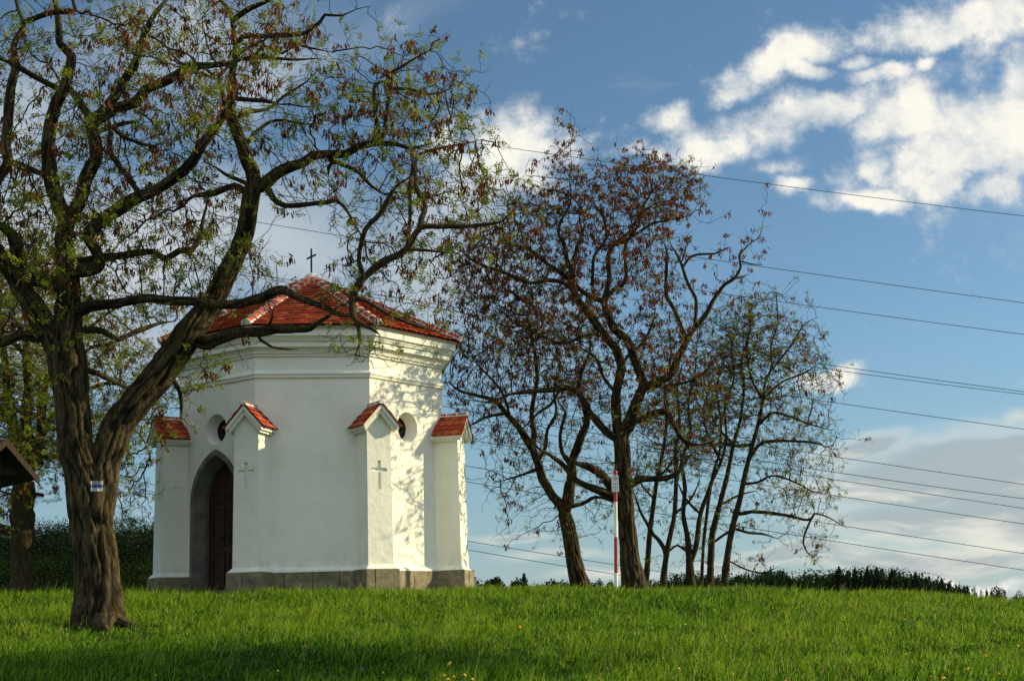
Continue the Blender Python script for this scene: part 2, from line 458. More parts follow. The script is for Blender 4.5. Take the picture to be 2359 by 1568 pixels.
def fill(outer, holes):
    """Planar polygon with holes -> (verts, tris), all as 2D (a, z)."""
    bm = bmesh.new()
    for loop in [outer] + holes:
        vs = [bm.verts.new((p[0], p[1], 0)) for p in loop]
        for i in range(len(vs)):
            bm.edges.new((vs[i], vs[(i + 1) % len(vs)]))
    bmesh.ops.triangle_fill(bm, use_beauty=True, edges=bm.edges[:])
    bm.verts.index_update()
    v = [(p.co.x, p.co.y) for p in bm.verts]
    f = [tuple(q.index for q in fc.verts) for fc in bm.faces]
    bm.free()
    return v, f

def arch(hw, z0, zs, rise, n=12):
    """Pointed arch outline from bottom left up and over to bottom right."""
    r = (rise * rise + hw * hw) / (2 * hw)
    pts = [(-hw, z0), (-hw, (z0 + zs) / 2)]
    amax = math.asin(min(1, rise / r))
    L = [(-hw + r - r * math.cos(amax * i / n), zs + r * math.sin(amax * i / n)) for i in range(n + 1)]
    L[-1] = (0.0, zs + rise)
    return pts + L + [(-x, z) for x, z in L[-2::-1]] + [(hw, (z0 + zs) / 2), (hw, z0)]
def circle(cx, cz, r, n=32):
    return [(cx + r * math.cos(2 * math.pi * i / n), cz + r * math.sin(2 * math.pi * i / n)) for i in range(n)]
def loft(mb, k, la, oa, lb, ob, mi=0, closed=True):
    n = len(la)
    for i in range(n if closed else n - 1):
        j = (i + 1) % n
        mb.add([fpt(k, la[i][0], oa, la[i][1]), fpt(k, la[j][0], oa, la[j][1]), fpt(k, lb[j][0], ob, lb[j][1]), fpt(k, lb[i][0], ob, lb[i][1])], [(0, 1, 2, 3)], mi)

def tilefield(mb, O, U, Vv, N, lo, hi, vmax, pitch, tw, th=0.016, mi=0, scallop=0.5):
    O, U, Vv, N = [np.asarray(a, float) for a in (O, U, Vv, N)]
    rows = int(vmax / pitch)
    for i in range(rows + 1):
        v0 = i * pitch - 0.03
        a, b = lo(max(0, v0)), hi(max(0, v0))
        n0 = math.floor(a / tw) - 1
        for j in range(n0, int(math.ceil(b / tw)) + 2):
            c = (j + (0.5 if i % 2 else 0.0)) * tw
            if c + tw / 2 < a + 0.02 or c - tw / 2 > b - 0.02:
                continue
            h = tw * 0.485
            jt = random.uniform(-.006, .006); lift = random.uniform(0, .007)
            arc = [(-h, pitch * scallop * 0.55), (-h * .85, pitch * scallop * .22), (-h * .45, 0.008), (0, 0), (h * .45, 0.008), (h * .85, pitch * scallop * .22), (h, pitch * scallop * 0.55)]
            top = v0 + pitch * 1.45
            out = [(c + x, v0 + y + jt) for x, y in arc] + [(c + h, top), (c - h, top)]
            vs = []
            for x, y in out:
                y = min(y, vmax); x = min(max(x, lo(max(0, y))), hi(max(0, y)))
                f = max(0, (y - v0) / (top - v0))
                vs.append(O + U * x + Vv * y + N * (0.004 + (th * 1.7 + lift) * (1 - f) + th))
            low = [p - N * (th * 1.1) for p in vs[:7]]
            mb.add(vs + low, [tuple(range(9))] + [(q, q + 1, 9 + q + 1, 9 + q) for q in range(6)], mi)

def ridge_run(mb, P0, P1, r, seg, up, tile=0, mort=1):
    """A run of half-round ridge tiles bedded in mortar from P0 (low) to P1."""
    P0, P1 = np.array(P0, float), np.array(P1, float)
    L = np.linalg.norm(P1 - P0); d = (P1 - P0) / L
    sv = unit(np.cross(d, up)); uv = np.cross(sv, d)
    n = max(1, int(round(L / seg)))
    ang = np.linspace(-0.15, math.pi + 0.15, 9)
    for i in range(n):
        a, b = P0 + d * L * i / n, P0 + d * L * (i + 1.06) / n
        ra, rb = r * random.uniform(1.06, 1.16), r * random.uniform(.88, .94)
        vs = [a + (sv * math.cos(q) + uv * math.sin(q)) * ra for q in ang] + [b + (sv * math.cos(q) + uv * math.sin(q)) * rb for q in ang]
        mb.add(vs + [a, b], [(q, q + 1, 9 + q + 1, 9 + q) for q in range(8)] + [tuple(range(9)) + (18,)], tile)
        for w, off in ((0.026, 0.0),):
            a0 = a + d * (off - w * .5); a1 = a + d * (off + w)
            vs = []
            for pp, k in ((a0, .85), (a0 + d * w * .4, 1.14), (a1, 1.02)):
                for q in np.linspace(-0.3, math.pi + 0.3, 11):
                    vs.append(pp + (sv * math.cos(q) + uv * math.sin(q)) * ra * k * random.uniform(.97, 1.05))
            mb.add(vs, [(g_ * 11 + q, g_ * 11 + q + 1, (g_ + 1) * 11 + q + 1, (g_ + 1) * 11 + q) for g_ in range(2) for q in range(10)] + [tuple(range(11))], mort)
    # mortar bedding along both sides, ragged
    for s in (-1, 1):
        m = int(L / 0.09)
        vs = []
        for i in range(m + 1):
            p = P0 + d * L * i / m + sv * s * r * random.uniform(.95, 1.05)
            vs += [p + uv * r * .25, p + sv * s * r * random.uniform(.02, .18) - uv * (r * .35)]
        mb.add(vs, [(2 * i, 2 * i + 1, 2 * i + 3, 2 * i + 2) for i in range(m)], mort)

def build_chapel():
    ch = empty('chapel', (CH_X, CH_Y, CH_Z), CH_TH)
    tag(ch, 'small white octagonal chapel with a red tiled roof and pointed arch door', 'chapel')
    # wall
    ow, oi = 0.33, 0.24
    zo = 3.50
    dout = arch(0.78, -0.6, 1.98, 1.10); dface = arch(0.69, -0.6, 1.98, 0.97); din = arch(0.57, -0.6, 1.98, 0.83)
    mb = MB()
    ztop = Z_EAVE - 0.35
    for k in range(8):
        outer = [(-S / 2, -0.7), (S / 2, -0.7), (S / 2, ztop), (-S / 2, ztop)]
        holes = []
        if k == 0: outer = [(-S / 2, -0.7)] + [(x, z if z > -.5 else -0.7) for x, z in dout] + [(S / 2, -0.7), (S / 2, ztop), (-S / 2, ztop)]
        if k in (0, 2): holes.append(circle(0, zo, ow))
        v, f = fill(outer, holes)
        mb.add([fpt(k, a, 0, z) for a, z in v], f)
        if k in (0, 2):
            loft(mb, k, circle(0, zo, ow), 0, circle(0, zo, ow * 1.0), -0.03)
            loft(mb, k, circle(0, zo, ow), -0.03, circle(0, zo, oi), -0.30)
    wall = mb.build('wall', ['plaster'], ch)
    # windows
    for k in (0, 2):
        mb = MB(); mb.add([fpt(k, a, -0.285, z) for a, z in circle(0, zo, oi + .03)], [tuple(range(32))])
        w = mb.build('window', ['glass'], ch)
        mb = MB()
        m_, t_, n_ = facet(k); ax = ((t_[0], t_[1], 0), (n_[0], n_[1], 0), (0, 0, 1))
        def bar(a, z, ha, hz): mb.box(fpt(k, a, -0.262, z), (ha, .012, hz), ax)
        bar(0, zo, .013, oi); bar(0, zo + .03, oi, .013)
        for s in (-1, 1):
            bar(s * .10, zo + .03, .012, .055); bar(0, zo + .03 + s * .11, .05, .012)
            for q in range(3):
                c_ = (s * .115, zo - .02 + (q - 1) * .085); pts = circle(c_[0], c_[1], .032, 10); pin = circle(c_[0], c_[1], .020, 10)
                loft(mb, k, pts, -0.256, pin, -0.256); loft(mb, k, pts, -0.272, pts, -0.256)
        mb.build('grille', ['iron'], w)
        mb = MB(); loft(mb, k, circle(0, zo, oi + .012), -0.268, circle(0, zo, oi - .022), -0.268); loft(mb, k, circle(0, zo, oi - .022), -0.268, circle(0, zo, oi - .022), -0.29)
        mb.build('frame', ['iron'], w)
    # door
    mb = MB()
    loft(mb, 0, dout, -0.02, dout, 0.025, 0, False)
    loft(mb, 0, dout, 0.025, dface, 0.025, 0, False)
    loft(mb, 0, dface, 0.025, din, -0.24, 0, False)
    loft(mb, 0, din, -0.24, din, -0.36, 0, False)
    fr = mb.build('door_frame', ['doorstone'], ch)
    mb = MB(); mb.box(fpt(0, 0, 0.02, 0.02), (.70, .30, .07), ((facet(0)[1][0], facet(0)[1][1], 0), (facet(0)[2][0], facet(0)[2][1], 0), (0, 0, 1)))
    mb.build('door_step', ['doorstone'], ch, bevel=.015)
    t0, n0 = facet(0)[1], facet(0)[2]; ax0 = ((t0[0], t0[1], 0), (n0[0], n0[1], 0), (0, 0, 1))
    for s in (-1, 1):
        mb = MB()
        half = [(x, max(z, .06)) for x, z in din if x * s > 0.006]
        half = ([(0.006 * s, .06)] + half[::-1] + [(0.006 * s, 1.98 + .81)]) if s > 0 else ([(0.006 * s, .06)] + half + [(0.006 * s, 1.98 + .81)])
        v, f = fill(half, [])
        mb.add([fpt(0, a, -0.33, z) for a, z in v], f)
        loft(mb, 0, half, -0.33, half, -0.37)
        leafo = mb.build('door', ['door'], ch)
        mb = MB()
        for zc, hz in ((.55, .36), (1.45, .40), (2.08, .10)):
            for dx in (-.17, .17):
                mb.box(fpt(0, s * .25 + dx, -0.32, zc), (.018, .014, hz), ax0)
            for dz in (-hz, hz):
                mb.box(fpt(0, s * .25, -0.319, zc + dz), (.188, .014, .018), ax0)
        mb.build('panel', ['door'], leafo)
        mb = MB()
        a = np.linspace(0, 2 * math.pi, 17)[:-1]
        P = [np.array(fpt(0, s * .12 + .075 * math.cos(q), -0.29, 1.26 + .075 * math.sin(q))) for q in np.append(a, 0)]
        V_, q_, _ = tube(P, [.009] * len(P), 6); mb.add(V_, [tuple(x) for x in q_])
        mb.box(fpt(0, s * .12, -0.315, 1.34), (.03, .012, .04), ax0)
        mb.build('handle', ['iron'], leafo)
    # plinth of stone blocks
    mb = MB()
    for k in range(8):
        spans = [(-S / 2, -.78), (.78, S / 2)] if k == 0 else [(-S / 2, S / 2)]
        for a0, a1 in spans:
            n = max(1, int(round((a1 - a0) / .62)))
            cuts = [a0] + [a0 + (a1 - a0) * (i + random.uniform(-.12, .12)) / n for i in range(1, n)] + [a1]
            for i in range(n):
                g = .005
                l, r_ = cuts[i] + (g if i else 0), cuts[i + 1] - (g if i < n - 1 else 0)
                o = .10 + random.uniform(-.008, .01)
                def aa(x, off):   # mitre at the wall corners
                    e = off * math.tan(math.pi / 8)
                    return x - e if abs(x + S / 2) < 1e-6 else x + e if abs(x - S / 2) < 1e-6 else x
                zt = Z_PL - .05 + random.uniform(-.01, .01)
                mb.hexa([fpt(k, aa(l, o), o, -.75), fpt(k, aa(r_, o), o, -.75), fpt(k, r_, -.02, -.75), fpt(k, l, -.02, -.75),
                         fpt(k, aa(l, o), o, zt), fpt(k, aa(r_, o), o, zt), fpt(k, r_, -.02, zt), fpt(k, l, -.02, zt)])
    mb.build('plinth', ['stone'], ch, bevel=.012)
    mb = MB(); ring(mb, [(.108, Z_PL - .065), (.100, Z_PL - .03), (.0, Z_PL + .04)], ks=range(1, 8))
    mb.build('plinth_flashing', ['plaster'], ch)
    # mouldings
    mb = MB(); z = Z_EAVE
    ring(mb, [(.0, z - 1.06), (.03, z - 1.055), (.042, z - 1.03), (.03, z - 1.005), (.05, z - .995), (.062, z - .965), (.05, z - .935), (.02, z - .925), (.0, z - .90)])
    mb.build('string_course', ['plaster'], ch)
    mb = MB()
    ring(mb, [(0, z - .60), (.035, z - .595), (.045, z - .57), (.045, z - .545), (.075, z - .54), (.09, z - .50), (.12, z - .46), (.17, z - .425), (.20, z - .415), (.20, z - .31), (.235, z - .30), (.245, z - .275), (.265, z - .25),
              (.285, z - .215), (.32, z - .20), (.32, z - .05), (.36, z - .035), (.36, z + .0), (0, z + .06)])
    mb.build('cornice', ['plaster'], ch)
    # roof
    mb = MB()
    apo = A0 + 0.395; he = apo * math.tan(math.pi / 8)
    sl = math.hypot(apo, Z_APEX - Z_EAVE)
    for k in range(8):
        m_, t_, n_ = facet(k)
        O = np.array([n_[0] * apo, n_[1] * apo, Z_EAVE]); U = np.array([t_[0], t_[1], 0])
        Vv = unit(np.array([0, 0, Z_APEX]) - O); N = np.cross(U, Vv)
        wd = lambda v: max(0.0, he * (1 - v / sl))
        mb.add([O - U * he, O + U * he, (0, 0, Z_APEX)], [(0, 1, 2)])
        mb.add([O - U * he - np.array([0, 0, .03]), O + U * he - np.array([0, 0, .03]), U * he * .8 + np.array([*(n_ * (A0 + .1)), Z_EAVE - .02]), -U * he * .8 + np.array([*(n_ * (A0 + .1)), Z_EAVE - .02])], [(0, 1, 2, 3)])
        tilefield(mb, O, U, Vv, N, lambda v: -wd(v), wd, sl, .148, .165, .022)
    roof = mb.build('roof', ['tile'], ch)
    for k in range(8):
        mb = MB()
        c = corner(k, .41 + .02)
        ridge_run(mb, (c[0], c[1], Z_EAVE + .035), (0.0, 0.0, Z_APEX + .02), .088, .34, (0, 0, 1))
        mb.build('ridge', ['tile', 'mortar'], roof, smooth=False)
    mb = MB(); V_, q_, _ = tube([(0, 0, Z_APEX - .1), (0, 0, Z_APEX + .08), (0, 0, Z_APEX + .13), (0, 0, Z_APEX + .16)], [.17, .15, .10, .03], 12)
    mb.add(V_, [tuple(x) for x in q_]); mb.build('roof_cap', ['mortar'], roof, True)
    # cross on the roof
    mb = MB()
    d = unit(np.array([.45, -.89, 0])); e = np.array([-d[1], d[0], 0]); ax = (d, e, (0, 0, 1)); zb = Z_APEX + .13
    mb.box((0, 0, zb + .31), (.020, .016, .31), ax); mb.box((0, 0, zb + .42), (.23, .0145, .020), ax)
    mb.build('roof_cross', ['iron'], ch, bevel=.004)
    # piers at the corners
    for k in range(8):
        a = -math.pi / 2 + (k - 1.5) * math.pi / 4
        dk = np.array([math.cos(a), math.sin(a)]); tk = np.array([-dk[1], dk[0]])
        rb, rt, hb, ht = RC + .45, RC + .42, .285, .268
        ze, za = 3.44, 3.735
        rz_ = lambda z: rb + (rt - rb) * (z - .4) / (ze - .4)
        def P(x, r, z): return (dk[0] * r + tk[0] * x, dk[1] * r + tk[1] * x, z)
        mb = MB()
        cr = [(-.038, 2.05), (.038, 2.05), (.038, 2.42), (.176, 2.42), (.176, 2.495), (.038, 2.495), (.038, 2.65), (-.038, 2.65), (-.038, 2.495), (-.176, 2.495), (-.176, 2.42), (-.038, 2.42)]
        v, f = fill([(-hb, .35), (hb, .35), (ht, ze), (0, za), (-ht, ze)], [cr])
        mb.add([P(x, rz_(z), z) for x, z in v], f)
        ri = RC - .3
        for s in (-1, 1):
            mb.add([P(s * hb, rz_(.35), .35), P(s * hb, ri, .35), P(s * ht, ri, ze), P(s * ht, rz_(ze), ze)], [(0, 1, 2, 3)])
        pier = mb.build('pier', ['plaster'], ch)
        mb = MB()
        n = len(cr)
        mb.add([P(x, rz_(z) - .038, z) for x, z in cr], [tuple(range(n))])
        for i in range(n):
            j = (i + 1) % n
            mb.add([P(cr[i][0], rz_(cr[i][1]), cr[i][1]), P(cr[j][0], rz_(cr[j][1]), cr[j][1]), P(cr[j][0], rz_(cr[j][1]) - .038, cr[j][1]), P(cr[i][0], rz_(cr[i][1]) - .038, cr[i][1])], [(0, 1, 2, 3)])
        mb.build('cross', ['plaster'], pier)
        # gable coping: a white slab on both slopes, running back into the wall
        mb = MB()
        wo, zt, rf = .40, .155, rt + .15
        slp = (za - ze) / ht
        for rr0, rr1, w_, th_, dz in ((ri, rf, wo, .085, .085), (ri, rf - .05, wo - .05, .10, -.002)):
            for s in (-1, 1):
                zz = lambda x: za + dz - slp * abs(x)
                mb.hexa([P(0, rr0, zz(0) - th_), P(0, rr1, zz(0) - th_), P(s * w_, rr1, zz(w_) - th_), P(s * w_, rr0, zz(w_) - th_),
                         P(0, rr0, zz(0) + .0), P(0, rr1, zz(0)), P(s * w_, rr1, zz(w_)), P(s * w_, rr0, zz(w_))])
        mb.build('gable_coping', ['plaster'], pier)
        mb = MB()
        rr0, rr1 = RC - .12, rf + .02
        for s in (-1, 1):
            w_ = wo + .03; zr = za + .092
            O = np.array(P(s * w_, (rr0 + rr1) / 2, zr - slp * w_)); top = np.array(P(0, (rr0 + rr1) / 2, zr))
            Vv = unit(top - O); U = np.array([dk[0], dk[1], 0]) * s; N = unit(np.cross(U, Vv)) ; N = N if N[2] > 0 else -N
            hl = (rr1 - rr0) / 2
            L = np.linalg.norm(top - O)
            mb.add([O - U * hl, O + U * hl, top + U * hl, top - U * hl, O - U * hl + N * .014, O + U * hl + N * .014, top + U * hl + N * .014, top - U * hl + N * .014],
                   [(0, 1, 5, 4), (1, 2, 6, 5), (4, 5, 6, 7), (0, 3, 7, 4)])
            tilefield(mb, O, U, Vv, N, lambda v: -hl, lambda v: hl, L, .165, .172, .016, 0, .75)
        tr = mb.build('pier_roof', ['tile'], pier)
        mb = MB()
        ridge_run(mb, P(0, rr1 + .01, za + .105), P(0, rr0, za + .105), .062, .26, (0, 0, 1))
        mb.build('ridge', ['tile', 'mortar'], pier)
        # pier plinth
        mb = MB()
        w_, rp = hb + .10, rb + .10
        for x0, x1 in ((-w_, -.11 + random.uniform(-.1, .1)), (None, w_)):
            x0 = x0 if x0 is not None else x1p + .008
            x1p = x1
            mb.hexa([P(x0, ri, -.75), P(x0, rp, -.75), P(x1, rp, -.75), P(x1, ri, -.75), P(x0, ri, Z_PL - .05), P(x0, rp, Z_PL - .05), P(x1, rp, Z_PL - .05), P(x1, ri, Z_PL - .05)])
        mb.build('plinth', ['stone'], pier, bevel=.018)
        mb = MB(); zl, zh = Z_PL - .056, Z_PL + .05
        e0 = w_ - .006; e1 = hb - .004
        mb.hexa([P(-e0, ri, zl), P(-e0, rp - .006, zl), P(e0, rp - .006, zl), P(e0, ri, zl), P(-e1, ri, zh), P(-e1, rb - .005, zh), P(e1, rb - .005, zh), P(e1, ri, zh)])
        mb.build('plinth_flashing', ['plaster'], pier, bevel=.02)
    return ch
build_chapel()


# ------------------------------------------------------------------ trees
def branches(txt):
    out = []
    for line in txt.strip().splitlines():
        line = line.strip()
        if not line: continue
        dd, rest = line.split('|')
        out.append((float(dd), np.array([[float(q) for q in p.split(',')] for p in rest.split()])))
    return out

def catmull(P, step):
    """Resample a control polyline (n,m; first 3 columns xyz) smoothly at about the given step."""
    P = np.asarray(P, float)
    if len(P) < 3:
        n = max(2, int(np.linalg.norm(P[-1, :3] - P[0, :3]) / step) + 1)
        t = np.linspace(0, 1, n)[:, None]
        return P[0] * (1 - t) + P[-1] * t
    Q = np.vstack([2 * P[0] - P[1], P, 2 * P[-1] - P[-2]])
    out = []
    for i in range(1, len(Q) - 2):
        a, b, c, d = Q[i - 1], Q[i], Q[i + 1], Q[i + 2]
        n = max(1, int(round(np.linalg.norm(c[:3] - b[:3]) / step)))
        for k in range(n):
            t = k / n
            out.append(0.5 * (2 * b + (c - a) * t + (2 * a - 5 * b + 4 * c - d) * t * t + (3 * b - a - 3 * c + d) * t**3))
    out.append(Q[-2])
    return np.array(out)

class Tree:
    def __init__(self, Y0, seed):
        self.Y0, self.rg = Y0, np.random.default_rng(seed)
        self.pos, self.par, self.rad, self.sk = [], [], [], []
        self.scr = []
        self.limb = []           # traced limbs as arrays (xyz, r)
    def node(self, p, parent, r, sk):
        self.pos.append(np.asarray(p, float)); self.par.append(parent); self.rad.append(r); self.sk.append(sk)
        return len(self.pos) - 1
    def trace(self, specs, step=0.13, wig=1.0, slim=0.0):
        rg = self.rg
        specs = [(dd, np.column_stack([p[:, :2], p[:, 2] * (1 - slim * (1 - np.clip(p[:, 2] / 14, 0, 1)))])) for dd, p in specs]
        for bi, (dd, pts) in enumerate(specs):
            if self.pos:
                S2 = np.array(self.scr)
                d = np.hypot(S2[:, 0] - pts[0, 0], S2[:, 1] - pts[0, 1])
                i0 = int(np.argmin(d)); Ys = self.pos[i0][1]
            else:
                i0, Ys = -1, self.Y0
            L = np.concatenate([[0], np.cumsum(np.hypot(np.diff(pts[:, 0]), np.diff(pts[:, 1])))]); L /= L[-1]
            rows = []
            for (u, v, r), t in zip(pts, L):
                Y = Ys + dd * t
                p = at(u, v, Y)
                rows.append([*p, r * Y / FOC])
            rows = np.array(rows)
            if i0 >= 0 and d[i0] < 25:
                rows[0, :3] = self.pos[i0]
                rows[0, 3] = min(rows[0, 3], self.rad[i0])
            Q = catmull(rows, step)
            n = len(Q)
            # crooked growth: smooth random wander, in depth more than across
            if n > 3 and wig > 0:
                w = rg.normal(0, 1, (n, 3)); 
                w[:, 1] *= 2.0
                for _ in range(2): w[1:-1] = (w[:-2] + w[1:-1] * 2 + w[2:]) / 4
                amp = wig * np.minimum(0.030, 0.010 + 0.10 * Q[:, 3])
                fade = np.minimum(1, np.arange(n) / 3.0)
                if bi == 0: fade = fade * 0.4
                Q[:, :3] += w * (amp * fade)[:, None]
            Q[:, 3] = np.maximum(Q[:, 3], 0.004)
            self.limb.append(Q.copy())
            prev = i0
            for k in range(n):
                if k == 0 and i0 >= 0 and d[i0] < 25: continue
                prev = self.node(Q[k, :3], prev, Q[k, 3], True)
                self.scr.append(to_px(Q[k, :3]))
    def grow(self, ellipses, sigma=0.42, per=0.55, dens=2.2, rmax=0.075, step=0.115, kill=0.20, infl=1.1, iters=70, depth=1.4, up=0.12, clear=()):
        rg = self.rg
        pos = np.array(self.pos); rad = np.array(self.rad)
        att = []
        for i in range(len(pos)):
            for _k in range(2):
              if rad[i] < rmax and rg.random() < per:
                att.append(pos[i] + rg.normal(0, sigma, 3) * np.array([1, 1.2, 0.9]) + np.array([0, 0, 0.08]))
        for (u, v, ru, rv, dy, n, ds) in ellipses:
            for _ in range(max(2, int(n * dens / 7))):
                a, q = rg.random() * 2 * math.pi, math.sqrt(rg.random())
                c = at(u + ru * q * math.cos(a), v + rv * q * math.sin(a), self.Y0 + dy + rg.normal(0, ds))
                for _k in range(rg.integers(4, 11)):
                    att.append(c + rg.normal(0, .19, 3))
        att = np.array(att)
        att = att[att[:, 2] > ground_z(att[:, 0], att[:, 1]) + 0.5]
        q = to_px(att)
        for (u0, v0, u1, v1, pr) in clear:
            ins = (q[:, 0] > u0) & (q[:, 0] < u1) & (q[:, 1] > v0) & (q[:, 1] < v1) & (rg.random(len(q)) < pr)
            att, q = att[~ins], q[~ins]
        active = np.ones(len(att), bool)
        grown_from = {}
        for it in range(iters):
            kd = kdtree.KDTree(len(self.pos))
            for i, p in enumerate(self.pos): kd.insert(p, i)
            kd.balance()
            acc = {}
            for j in np.nonzero(active)[0]:
                co, i, dist = kd.find(att[j])
                if dist < kill * .8: active[j] = False; continue
                if dist > infl and it < iters - 8: 
                    if dist > infl * 2.2: continue
                acc.setdefault(i, []).append(j)
            if not acc: break
            grew = 0
            for i, js in acc.items():
                if grown_from.get(i, 0) > 3:
                    for j in js: active[j] = False
                    continue
                d = unit(att[js] - self.pos[i]).sum(0)
                d = unit(d) + rg.normal(0, 0.22, 3) + np.array([0, 0, up])
                d = unit(d)
                self.node(self.pos[i] + d * step * rg.uniform(.8, 1.2), i, 0.0, False)
                grown_from[i] = grown_from.get(i, 0) + 1
                grew += 1
            if not grew: break
    def radii(self, r0=0.0058, ex=2.12, cap=0.03):
        n = len(self.pos)
        acc = np.zeros(n)
        for i in range(n - 1, -1, -1):
            if not self.sk[i]:
                self.rad[i] = min(cap, max(r0, acc[i] ** (1 / ex)))
                if self.par[i] >= 0: acc[self.par[i]] += self.rad[i] ** ex
        for i in range(n):
            p = self.par[i]
            if not self.sk[i] and p >= 0: self.rad[i] = min(self.rad[i], self.rad[p] * 0.95 + 0.0005)
    def meshes(self, name, label, group=None, twig=0.5, leaf=0.5, pod=0.5, flare=1.0, hi=True, twig_len=1.0, leaf_at=None, bare=0.0, r_tw=0.0034, leaf_size=1.35):
        rg = self.rg
        base = self.limb[0][0, :3].copy(); base[2] = float(ground_z(base[0], base[1]))
        root = empty(name, base)
        tag(root, label, 'tree', group)
        VV, QQ, FF = [], [], []; nv = 0
        def put(V, q, f):
            nonlocal nv
            VV.append(V - base); QQ.append(q + nv); FF.append(f); nv += len(V)
        # traced limbs, each a tapered tube rooted inside its parent
        for li, Q in enumerate(self.limb):
            r = Q[:, 3]
            if li == 0:
                q0 = Q[0].copy(); ext = q0.copy(); ext[2] -= 0.5; ext[3] *= 1.0
                Q = np.vstack([ext, Q]); r = Q[:, 3].copy()
                h = np.maximum(0, Q[:, 2] - q0[2])
                r = r * (1 + 0.30 * flare * np.exp(-h / 0.28))
            if li > 0:
                r = r * np.interp(np.linspace(0, 1, len(r)), [0, .7, 1], [1, 1, .45])
            Q = np.vstack([Q, Q[-1] + (Q[-1] - Q[-2]) * 0.35]); r = np.append(r, r[-1] * 0.35)
            big = r.max()
            if hi and big > 0.075:
                Qh = catmull(np.column_stack([Q[:, :3], r]), 0.035)
                V, q, f = tube(Qh[:, :3], np.maximum(Qh[:, 3], .003), 64 if big > .15 else 32, True, li * 3.7)
            else:
                k = 14 if big > .05 else 9 if big > .025 else 6
                kn = 1 + rg.normal(0, .05, len(r))
                V, q, f = tube(Q[:, :3], r * kn, k)
            put(V, q, f)
        kids = [[] for _ in self.pos]
        for i, p in enumerate(self.par):
            if p >= 0 and not self.sk[i]: kids[p].append(i)
        # grown branches as chains
        starts = [i for i in range(len(self.pos)) if not self.sk[i] and (self.par[i] < 0 or self.sk[self.par[i]] or max(kids[self.par[i]], key=lambda c: self.rad[c]) != i)]
        for s in starts:
            ch = [self.par[s], s]; c = s
            while kids[c]:
                c = max(kids[c], key=lambda x: self.rad[x]); ch.append(c)
            P = np.array([self.pos[i] for i in ch]); r = np.array([self.rad[i] for i in ch]); r[0] = r[1]
            V, q, f = tube(P, r, 5 if r.max() > .012 else 4 if r.max() > .007 else 3)
            put(V, q, f)
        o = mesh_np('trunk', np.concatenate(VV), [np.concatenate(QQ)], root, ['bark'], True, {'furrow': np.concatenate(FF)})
        self.trunk = o
        # twigs with leaves and pods
        VV, QQ = [], []; nv = 0; FF = []
        LP, PP = [], []
        cand = [i for i in range(len(self.pos)) if self.rad[i] < 0.022 and self.pos[i][2] > base[2] + 0.9]
        for i in cand:
            tip = not kids[i] and not self.sk[i]
            nt = 2 if tip else (1 if rg.random() < twig else 0)
            if bare and rg.random() < bare: nt = 0
            pd = unit(self.pos[i] - self.pos[self.par[i]]) if self.par[i] >= 0 else np.array([0, 0, 1.0])
            for _ in range(nt):
                d = unit(pd * (1.0 if tip else .35) + rg.normal(0, .75, 3) + np.array([0, 0, .12]))
                n = rg.integers(3, 6); L = rg.uniform(.04, .085) * twig_len
                P = [self.pos[i]]
                for k in range(n):
                    d = unit(d + rg.normal(0, .24, 3) + np.array([0, 0, .05])); P.append(P[-1] + d * L)
                    if rg.random() < leaf * .45: LP.append((P[-1].copy(), d.copy()))
                    if rg.random() < .22: 
                        e = unit(d + rg.normal(0, .9, 3)); PP_ = P[-1] + e * L * rg.uniform(.5, 1.2)
                        V, q, f = tube(np.array([P[-1], (P[-1] + PP_) / 2 + rg.normal(0, .008, 3), PP_]), [r_tw * .8, r_tw * .7, r_tw * .5], 3)
                        VV.append(V - base); QQ.append(q + nv); nv += len(V)
                if rg.random() < leaf * 1.3:
                    for _k in range(rg.integers(3, 7)): LP.append((P[-1] + rg.normal(0, .012, 3), unit(d + rg.normal(0, .6, 3))))
                if rg.random() < pod * min(1.15, max(.35, (self.pos[i][2] - base[2] - 2.0) / 4.5)):
                    pc = P[rg.integers(1, n + 1)]
                    for _k in range(rg.integers(5, 16)): PP.append(pc + rg.normal(0, .038, 3) * [1, 1, .8])
                V, q, f = tube(np.array(P), np.linspace(r_tw * 1.15, r_tw * .6, n + 1), 3)
                VV.append(V - base); QQ.append(q + nv); nv += len(V)
        tw = mesh_np('twigs', np.concatenate(VV), [np.concatenate(QQ)], root, ['bark'], True, {'furrow': np.full(nv, .5)})
        tag(tw, kind='stuff')
        if LP: tag(leaves_mesh(LP, rg, base, root, leaf_size), kind='stuff')
        if PP: tag(pods_mesh(PP, rg, base, root), kind='stuff')
        return root

